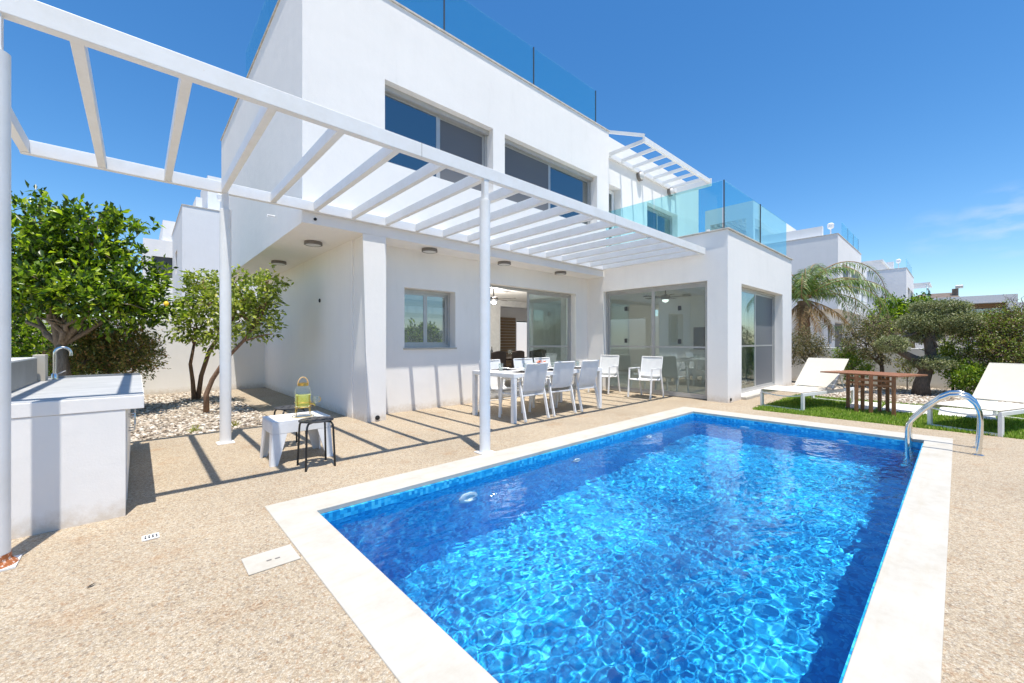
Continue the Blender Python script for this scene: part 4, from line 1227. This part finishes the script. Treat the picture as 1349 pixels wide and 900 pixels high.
def branches(mb, root, targets, r0, n_sub, seed, rad=.012, seg=5, wob=.12):
    rg = random.Random(seed)
    for T_ in targets:
        a = Vector(root); b = Vector(T_); L_ = (b - a).length
        pts = []; rr_ = []
        for i in range(seg + 1):
            f = i / seg; p = a.lerp(b, f); w_ = math.sin(f * math.pi) * L_ * wob
            p += Vector((rg.uniform(-1, 1), rg.uniform(-1, 1), rg.uniform(-.2, .8))) * w_
            pts.append(p); rr_.append(r0 * (1 - f) + rad * f)
        mb.tube(pts, rr_, 7, wob=.3, seed=rg.random() * 9)
        for _ in range(n_sub):
            i = rg.randint(2, seg); p = pts[i]
            q = p + Vector((rg.uniform(-1, 1), rg.uniform(-1, 1), rg.uniform(-.1, .8))) * L_ * .22
            m_ = p.lerp(q, .5) + Vector((rg.uniform(-1, 1), rg.uniform(-1, 1), rg.uniform(-1, 1))) * L_ * .05
            mb.tube([p, m_, q], [rr_[i] * .55, rr_[i] * .4, rad * .5], 5)
def tree(name, label, cat, base, trunk_pts, trunk_r, blobs, leafm, barkm, n_clump, per, ll, lw, seed, spread=.03, inner=.5, droop=.1, cone=.8, sub=3, twigs=True, group=None, limbs=None, rough=.22):
    t = thing(name, label, cat, base, 0, group)
    bv = Vector(base)
    m = MB()
    if trunk_pts:
        m.tube(trunk_pts, trunk_r, 12, wob=.35, seed=seed)
        fork = trunk_pts[-1]
    else: fork = limbs[0][0][-1]
    r_end = trunk_r[-1] if trunk_pts else .03
    for L_ in (limbs or []): m.tube(L_[0], L_[1], 10, wob=.3, seed=seed + 5)
    branches(m, fork, [(b[0], b[1], b[2] + b[5] * .2) for b in blobs], r_end * .7, sub, seed)
    C_, N_ = blob_pts(blobs, n_clump, seed, inner, rough)
    if twigs:
        rg = random.Random(seed)
        for i in range(0, len(C_), 6):
            b = min(blobs, key=lambda b: (Vector(b[:3]) - Vector(C_[i])).length)
            c = Vector(b[:3]).lerp(Vector(C_[i]), .25); e = Vector(C_[i])
            m.tube([c, c.lerp(e, .5) + Vector((rg.uniform(-1, 1), rg.uniform(-1, 1), rg.uniform(-1, 1))) * .04, e], [.009, .006, .002], 4, caps=False)
    m.build('trunk', M[barkm], t, smooth=True, angle=0)
    leaf_mesh('crown', M[leafm], C_, N_ * .7 + np.array([0, 0, .35]), per, ll, lw, spread, t, seed, droop, cone)
    return t

def at(u, v, w, z=None):
    """a place seen at pixel (u,v) at view depth w, used to lay out planting"""
    a = (u - 674.5) / 538.5; b = (450 - v) / 538.5; th = .82884
    X = w * (math.cos(th) + a * math.sin(th)); Y = w * (math.sin(th) - a * math.cos(th)); return Vector((X, Y, 1.2 + b * w if z is None else z))
def bl(base, u, v, w, rx, rz, ry=None):
    p = at(u, v, w) - Vector(base); return (p.x, p.y, p.z, rx, ry or rx, rz)
def rel(base, u, v, w):
    p = at(u, v, w) - Vector(base); return (p.x, p.y, p.z)

# big glossy tree on the left
b0 = at(86, 500, 6.3, -.02)
tree('broadleaf_tree', 'large glossy green tree behind the outdoor kitchen', 'tree', tuple(b0),
     [(0, 0, 0), (.02, 0, .5), rel(b0, 84, 490, 6.3), rel(b0, 80, 455, 6.3)], [.115, .085, .07, .065],
     [bl(b0, 65, 330, 6.3, .62, .60), bl(b0, 20, 350, 6.0, .6, .65), bl(b0, 120, 330, 6.5, .6, .60), bl(b0, 165, 370, 6.7, .58, .55), bl(b0, 70, 376, 5.9, .66, .44), bl(b0, 135, 396, 6.2, .62, .38),
      bl(b0, 45, 290, 6.4, .42, .38), bl(b0, 125, 290, 6.5, .38, .25), bl(b0, 190, 400, 6.9, .48, .42), bl(b0, 15, 402, 6.4, .48, .33)],
     'leaf_big', 'bark', 900, 12, .12, .054, 3, .045, .30, .12, .95, 5,
     limbs=[([rel(b0, 80, 455, 6.3), rel(b0, 95, 435, 6.3), rel(b0, 115, 415, 6.3)], [.055, .05, .035]), ([rel(b0, 79, 458, 6.3), rel(b0, 72, 430, 6.3), rel(b0, 66, 400, 6.3)], [.06, .045, .03]),
            ([rel(b0, 77, 455, 6.3), rel(b0, 55, 432, 6.3), rel(b0, 35, 424, 6.3)], [.04, .03, .025])], rough=.42)
b1 = at(160, 500, 7.0, -.02)
tree('shrub', 'reddish green bushy shrub at the corner of the outdoor kitchen', 'shrub', tuple(b1), [(0, 0, 0), (.02, 0, .3)], [.04, .03],
     [bl(b1, 150, 455, 7.0, .55, .48), bl(b1, 178, 470, 6.9, .36, .42), bl(b1, 115, 470, 6.8, .5, .45)], 'leaf_brown', 'twig', 900, 12, .06, .026, 5, .04, .3, .1, .8, 4)
b2 = at(30, 500, 7.4, -.02)
tree('hedge_bush', 'dark green bush under the large tree at the left edge', 'shrub', tuple(b2), [(0, 0, 0), (.02, 0, .3)], [.04, .03],
     [bl(b2, 35, 455, 7.4, .7, .5), bl(b2, 90, 470, 8.2, .7, .5), bl(b2, 0, 440, 7.4, .6, .5), bl(b2, 60, 490, 7.2, .6, .5)], 'leaf_big', 'twig', 700, 12, .09, .04, 6, .05, .3)
# lemon fruit on the large tree
lf = thing('lemon', 'yellow lemon hanging at the right edge of the large glossy tree', 'lemon', tuple(at(219, 400, 6.5)))
MB().lathe((0, 0, 0), [(.001, -.045), (.012, -.04), (.034, -.015), (.034, .012), (.015, .035), (.001, .04)], 14).build('fruit', M['yellow'], lf, smooth=True)
# citrus trees
b3 = Vector((.86, 10.6, -.01))
tree('citrus_tree', 'citrus tree with twin reddish stems by the white boundary wall', 'tree', tuple(b3), None, None,
     [bl(b3, 255, 395, 8.0, .40, .42), bl(b3, 285, 400, 7.9, .42, .44), bl(b3, 250, 430, 7.9, .36, .34), bl(b3, 290, 440, 7.9, .36, .32), bl(b3, 268, 370, 8.0, .28, .26)],
     'leaf_citrus', 'barkred', 250, 9, .10, .052, 7, .05, .35, .25, .9, 2,
     limbs=[([(0, 0, 0), (-.02, 0, .4), (-.06, 0, .75), (.0, 0, 1.15)], [.05, .04, .032, .025]), ([(.06, .03, 0), (.12, 0, .5), (.25, .0, 1.0), (.45, 0, 1.4)], [.05, .045, .04, .03])], rough=.42)
b4 = Vector((.90, 8.35, -.01))
lb_ = [rel(b4, 272, 543, 6.76), rel(b4, 272, 520, 6.76), rel(b4, 280, 500, 6.8), rel(b4, 296, 475, 6.8), rel(b4, 320, 450, 6.8), rel(b4, 335, 430, 6.8)]
tree('citrus_tree', 'citrus tree with one leaning stem nearest the villa side wall', 'tree', tuple(b4), None, None,
     [bl(b4, 330, 390, 6.9, .36, .38), bl(b4, 352, 375, 6.9, .30, .24), bl(b4, 318, 420, 6.8, .34, .30), bl(b4, 345, 430, 6.9, .28, .24), bl(b4, 305, 375, 6.9, .3, .24), bl(b4, 348, 405, 6.9, .3, .3)],
     'leaf_citrus', 'barkred', 210, 9, .092, .048, 8, .045, .35, .25, .9, 2,
     limbs=[(lb_, [.04, .036, .033, .03, .024, .016]), ([lb_[3], rel(b4, 300, 440, 6.8), rel(b4, 310, 410, 6.8)], [.03, .025, .015]), ([lb_[4], rel(b4, 345, 442, 6.8), rel(b4, 360, 440, 6.8)], [.016, .012, .006])], rough=.42)
for k, (x, y, lb) in enumerate([(.55, 6.83, 'tiny spiky plant at the gravel edge nearest the pergola post'), (1.02, 6.85, 'tiny spiky plant at the gravel edge, nearer the villa')]):
    g = np.array([[0, 0, .0]]); o = leaf_mesh('spiky_plant', M['leaf_yel'], g, np.array([[0, 0, .8]]), 26, .12, .014, .01, None, 30 + k, .1, .6)
    o.location = (x, y, .0); tag(o, lb, 'plant', 'tiny plants at the gravel edge')

# --- right garden
# palm
b5 = Vector((16.35, 3.45, -.02))
pt_ = thing('palm_tree', 'palm tree with arching feathery fronds behind the low garden wall', 'palm tree', tuple(b5))
m = MB(); N_ = 34
prof = []
for i in range(N_): prof.append((0.0 + .05 * math.sin(i * .2), 0, 2.55 * i / (N_ - 1)))
m.tube(prof, [.20 - .07 * i / N_ + (.018 if i % 2 else 0) + (.05 if i > N_ - 8 else 0) for i in range(N_)], 14, wob=.2)
m.build('trunk', M['barkred'], pt_, smooth=True, angle=60)
rg = random.Random(3)
def frond(mb, mr, az, el, length, droop, seg=22, lf=.36, w=.026, seed=0):
    rgf = random.Random(seed)
    d = Vector((math.cos(az), math.sin(az), 0)); p = Vector((0, 0, 2.6)) ; a = el; pts = [p.copy()]
    for i in range(seg):
        step = length / seg
        a -= droop / seg * (1 + i / seg)
        p = p + (d * math.cos(a) + Vector((0, 0, math.sin(a)))) * step; pts.append(p.copy())
    mr.tube(pts, [.022 * (1 - i / (seg + 2)) + .003 for i in range(seg + 1)], 5, caps=False)
    side = d.cross(Vector((0, 0, 1)))
    for i in range(3, seg + 1):
        for q in range(4):
            f = i + q / 4 - .5
            c = pts[i - 1].lerp(pts[i], q / 4); fr = i / seg
            ll = lf * (math.sin(min(1, fr * 1.25 + .12) * math.pi * .75) * .8 + .3)
            tdir = (pts[i] - pts[i - 1]).normalized()
            for s in (-1, 1):
                dd = (side * s * rgf.uniform(.55, .9) + tdir * rgf.uniform(.25, .6) + Vector((0, 0, -rgf.uniform(.05, .75)))).normalized()
                e = c + dd * ll * rgf.uniform(.8, 1.1); mid = c.lerp(e, .5) + Vector((0, 0, .02)); e.z -= ll * .25
                wv = tdir * w * .5
                mb.add([c, mid + wv, e, mid - wv], [(0, 1, 2, 3)])
mg, md, mr = MB(), MB(), MB()
for k in range(15):
    az = k * 2.399 + rg.uniform(-.2, .2); el = rg.uniform(.7, 1.5)
    frond(mg, mr, az, el, rg.uniform(1.8, 2.7), rg.uniform(1.1, 1.8), seed=k)
for az, el, le, dr in ((R(-44), 1.42, 5.0, 2.7), (R(-38), 1.25, 4.2, 3.4), (R(-55), 1.1, 4.0, 2.6), (R(-40), .45, 3.2, 1.2), (R(-70), .75, 3.2, 1.8), (R(150), 1.35, 2.6, 2.0), (R(190), 1.2, 2.8, 1.9), (R(120), .9, 2.4, 1.7)):
    frond(mg, mr, az, el, le, dr, seed=int(az * 10) + 99, lf=.38)
for az, el, le, dr in ((R(-70), -.25, 2.1, .8), (R(-50), -.5, 1.5, .6), (R(90), -.6, 1.3, .6), (R(180), -.7, 1.3, .5), (R(-120), -.8, 1.2, .5)):
    frond(md, mr, az, el, le, dr, seed=int(az * 10) + 50, lf=.3)
mg.build('crown', M['palmleaf'], pt_); md.build('dry_frond', M['palmdry'], pt_); mr.build('frond_stem', M['palmdry'], pt_)

# shrub below the palm
b = at(1060, 500, 11.8, -.02)
tree('shrub', 'grey green shrub beside the wing, below the palm', 'shrub', tuple(b), [(0, 0, 0), (.1, -.1, .5)], [.05, .035],
     [bl(b, 1062, 455, 11.8, .46, .50), bl(b, 1045, 462, 12.0, .45, .42), bl(b, 1076, 463, 11.6, .3, .35)], 'leaf_olive', 'barkdark', 420, 12, .06, .022, 41, .05, .4)
# olive-like small tree
b = at(1162, 512, 10.5, -.02)
tree('olive_tree', 'brownish green small tree with forked stem behind the teak table', 'tree', tuple(b), [(0, 0, 0), (0, 0, .35), (-.05, 0, .6)], [.06, .05, .045],
     [bl(b, 1140, 452, 10.5, .50, .42), bl(b, 1172, 440, 10.5, .50, .42), bl(b, 1122, 442, 10.7, .34, .32), bl(b, 1150, 428, 10.5, .45, .25), bl(b, 1156, 468, 10.3, .4, .26)], 'leaf_olive', 'barkdark', 700, 11, .045, .022, 42, .04, .45, sub=4)
b = at(1123, 511, 11.0, -.02)
tree('shrub', 'bright lime green shrub just behind the head of the left lounger', 'shrub', tuple(b), [(0, 0, 0), (0, 0, .2)], [.02, .02],
     [bl(b, 1124, 480, 11.0, .38, .48), bl(b, 1112, 466, 11.1, .25, .3)], 'leaf_lime', 'twig', 260, 11, .07, .03, 43, .04, .2)
b = at(1195, 514, 10.0, -.02)
tree('sapling', 'thin yellowish sapling left of the gnarled trunk', 'sapling', tuple(b), [(0, 0, 0), (0.02, 0, .3)], [.012, .01],
     [bl(b, 1196, 488, 10.0, .20, .30), bl(b, 1190, 480, 10.0, .14, .12)], 'leaf_yel', 'twig', 60, 9, .06, .022, 44, .04, .2)
# cloud pruned tree
b6 = Vector((12.95, .55, -.02)); wz = 9.15
W_ = 9.17
tk = [(0, 0, 0), rel(b6, 1213, 505, W_), rel(b6, 1219, 488, W_), rel(b6, 1226, 470, W_), rel(b6, 1224, 448, W_), rel(b6, 1228, 425, W_)]
tree('cloud_pruned_tree', 'gnarled dark tree clipped into rounded cushions behind the ladder', 'tree', tuple(b6), tk, [.17, .125, .11, .10, .085, .05],
     [bl(b6, 1236, 420, W_, .58, .22), bl(b6, 1215, 425, W_, .4, .2), bl(b6, 1262, 428, W_, .4, .2), bl(b6, 1237, 405, W_, .5, .14), bl(b6, 1176, 454, W_, .30, .17), bl(b6, 1226, 478, W_ - .1, .38, .12), bl(b6, 1218, 440, W_ + .2, .3, .2)], 'leaf_pad', 'barkdark', 3400, 12, .034, .021, 45, .026, .78, 0, .9, 2,
     limbs=[([rel(b6, 1222, 492, W_), rel(b6, 1205, 474, W_), rel(b6, 1190, 466, W_), rel(b6, 1176, 460, W_)], [.10, .085, .07, .04])], rough=.12)
b = at(1255, 515, 9.5, -.02)
tree('sapling', 'slender dark green sapling with several stems right of the gnarled trunk', 'sapling', tuple(b), [(0, 0, 0), (0, 0, .25)], [.03, .025],
     [bl(b, 1240, 476, 9.5, .30, .28), bl(b, 1262, 468, 9.5, .34, .32), bl(b, 1248, 455, 9.5, .32, .28)], 'leaf_citrus', 'barkdark', 170, 10, .075, .03, 46, .05, .3, sub=5)
b = at(1285, 517, 8.9, -.02)
tree('shrub', 'low leafy bush with yellow tips left of the right lounger backrest', 'shrub', tuple(b), [(0, 0, 0), (0, 0, .15)], [.02, .02],
     [bl(b, 1284, 500, 8.9, .40, .34), bl(b, 1272, 494, 8.8, .26, .26), bl(b, 1300, 498, 9.0, .30, .3)], 'leaf_lime', 'twig', 520, 12, .055, .026, 47, .04, .35)
b = at(1305, 516, 9.0, -.02)
tree('large_bush', 'wide mixed green and purple bush filling the right edge', 'bush', tuple(b), [(0, 0, 0), (-.08, 0, .4)], [.06, .045],
     [bl(b, 1302, 440, 8.9, .46, .42), bl(b, 1335, 432, 8.8, .52, .45), bl(b, 1375, 445, 8.5, .6, .6), bl(b, 1296, 468, 8.9, .34, .30), bl(b, 1325, 462, 8.6, .42, .30), bl(b, 1345, 480, 8.4, .34, .30), bl(b, 1295, 424, 9.3, .36, .18), bl(b, 1340, 418, 9.0, .36, .18)], 'leaf_mix', 'barkdark', 2300, 12, .046, .021, 48, .04, .5, sub=4, rough=.28)
# shrubs beyond the wall
b = at(1205, 470, 17.5, -.02)
tree('tall_shrub', 'bright green large leaved shrub rising beyond the garden wall', 'shrub', tuple(b), [(0, 0, 0), (0, 0, .8)], [.06, .05],
     [bl(b, 1172, 405, 17.5, .5, .42), bl(b, 1210, 402, 17.5, .45, .3), bl(b, 1222, 408, 17.5, .3, .45), bl(b, 1190, 420, 17.5, .8, .5), bl(b, 1165, 430, 17.2, .6, .5)], 'leaf_big', 'twig', 420, 12, .15, .075, 49, .08, .4)
b = at(1345, 440, 24, -.02)
tree('bare_tree', 'leafless twiggy tree top showing above the bushes at the right edge', 'tree', tuple(b), [(0, 0, 0), (0, 0, 2.0)], [.1, .07],
     [bl(b, 1332, 398, 24, .5, .7), bl(b, 1345, 396, 24, .5, .7), bl(b, 1320, 405, 24, .4, .5)], 'leaf_brown', 'barkdark', 60, 2, .05, .02, 50, .04, .4, sub=9)
b = at(1250, 440, 30, -.02)
tree('distant_bush', 'olive coloured bush between the villas and the modern house', 'bush', tuple(b), [(0, 0, 0), (0, 0, .8)], [.1, .07],
     [bl(b, 1262, 430, 30, 1.6, .9), bl(b, 1290, 430, 30, 1.6, .9), bl(b, 1225, 430, 30, 1.2, .9)], 'leaf_olive', 'barkdark', 500, 12, .16, .08, 51, .12, .4)

rq = random.Random(8)
for k in range(9):
    bx_ = Vector((-11 + k * 2.9, -8.0 + rq.uniform(-.3, .3), -.02)); hh = rq.uniform(1.5, 2.6)
    lb = ['first', 'second', 'third', 'fourth', 'fifth', 'sixth', 'seventh', 'eighth', 'ninth'][k]
    tree('hedge_tree', lb + ' round green tree, counted from the left, along the wall behind the photographer', 'tree', tuple(bx_), [(0, 0, 0), (0, 0, hh * .4)], [.08, .06],
         [(0, 0, hh * .7, 1.3, .9, hh * .5), (.6, .1, hh * .9, .8, .7, .6)], 'leaf_big', 'barkdark', 260, 9, .2, .1, 60 + k, .12, .4, group='trees behind the photographer', twigs=False)

# ------------------------------------------------------------------ gravel stones and lawn
def stones(name, rects, n, s, seed):
    rg = np.random.default_rng(seed)
    ar = np.array([(r[1] - r[0]) * (r[3] - r[2]) for r in rects]); k = rg.choice(len(rects), n, p=ar / ar.sum()); Rr = np.array(rects)[k]
    x = rg.uniform(Rr[:, 0], Rr[:, 1]); y = rg.uniform(Rr[:, 2], Rr[:, 3])
    oc = np.array([[1, 0, 0], [0, 1, 0], [-1, 0, 0], [0, -1, 0], [0, 0, 1], [0, 0, -.6], [.7, .7, .5], [-.7, .7, .4], [-.6, -.7, .5], [.7, -.6, .4]], float)
    F8 = [(0, 6, 4), (6, 1, 4), (1, 7, 4), (7, 2, 4), (2, 8, 4), (8, 3, 4), (3, 9, 4), (9, 0, 4), (0, 1, 6), (1, 2, 7), (2, 3, 8), (3, 0, 9)]
    sz = s * rg.uniform(.45, 1.35, (n, 1, 1)) * rg.uniform(.7, 1.2, (n, 1, 3)) * np.array([1, 1, .6])
    an = rg.uniform(0, 6.28, n); ca, sa = np.cos(an), np.sin(an)
    V = oc[None] * sz * rg.uniform(.8, 1.2, (n, 10, 1))
    X = V[:, :, 0] * ca[:, None] - V[:, :, 1] * sa[:, None] + x[:, None]; Y_ = V[:, :, 0] * sa[:, None] + V[:, :, 1] * ca[:, None] + y[:, None]
    Z = V[:, :, 2] + rg.uniform(-.01, .012, (n, 1))
    V = np.stack([X, Y_, Z], 2).reshape(-1, 3); Fc = (np.array(F8)[None] + (np.arange(n) * 10)[:, None, None]).reshape(-1, 3)
    me = bpy.data.meshes.new(name); me.vertices.add(len(V)); me.vertices.foreach_set('co', V.astype(np.float32).ravel())
    me.loops.add(len(Fc) * 3); me.loops.foreach_set('vertex_index', Fc.astype(np.int32).ravel())
    me.polygons.add(len(Fc)); me.polygons.foreach_set('loop_start', np.arange(0, len(Fc) * 3, 3, dtype=np.int32))
    me.materials.append(M['stone']); me.update(calc_edges=True)
    o = bpy.data.objects.new(name, me); COL.objects.link(o); return tag(o, kind='stuff')
tag(stones('gravel', [(-3.5, 1.52, 6.72, 12.2)], 21000, .025, 1), 'pale loose stones around the citrus trees', 'gravel')
tag(stones('gravel', [(10.85, 14.9, -3.5, 2.42), (13.25, 14.9, 2.45, 6)], 17000, .027, 2), 'pale loose stones under the clipped trees', 'gravel')
# lawn blades
n = 60000
rg_ = np.random.default_rng(5)
x = 8.0 + rg_.random(n) ** 1.25 * 2.85; y = rg_.uniform(-3.2, 2.44, n)
keep = ~(((x > 9.33) & (x < 10.57) & (y > .97) & (y < 1.39)) | ((x > 9.43) & (x < 10.67) & (y > .29) & (y < .93)) | ((x > 9.53) & (x < 10.72) & (y > -.41) & (y < .23)))
edge = np.array([noise.noise(Vector((q * 4, 0, 0))) for q in y]) * .06
keep &= x > 7.99 + edge
x, y = x[keep], y[keep]; n = len(x)
C_ = np.stack([x, y, np.full(n, -.01)], 1)
g = leaf_mesh('grass', M['grass'], C_, np.tile([[0, 0, 1.6]], (n, 1)), 1, .055, .010, .004, None, 6, 0, .55, fold=.1)
tag(g, 'short green lawn beside the pool', 'lawn', kind='stuff')
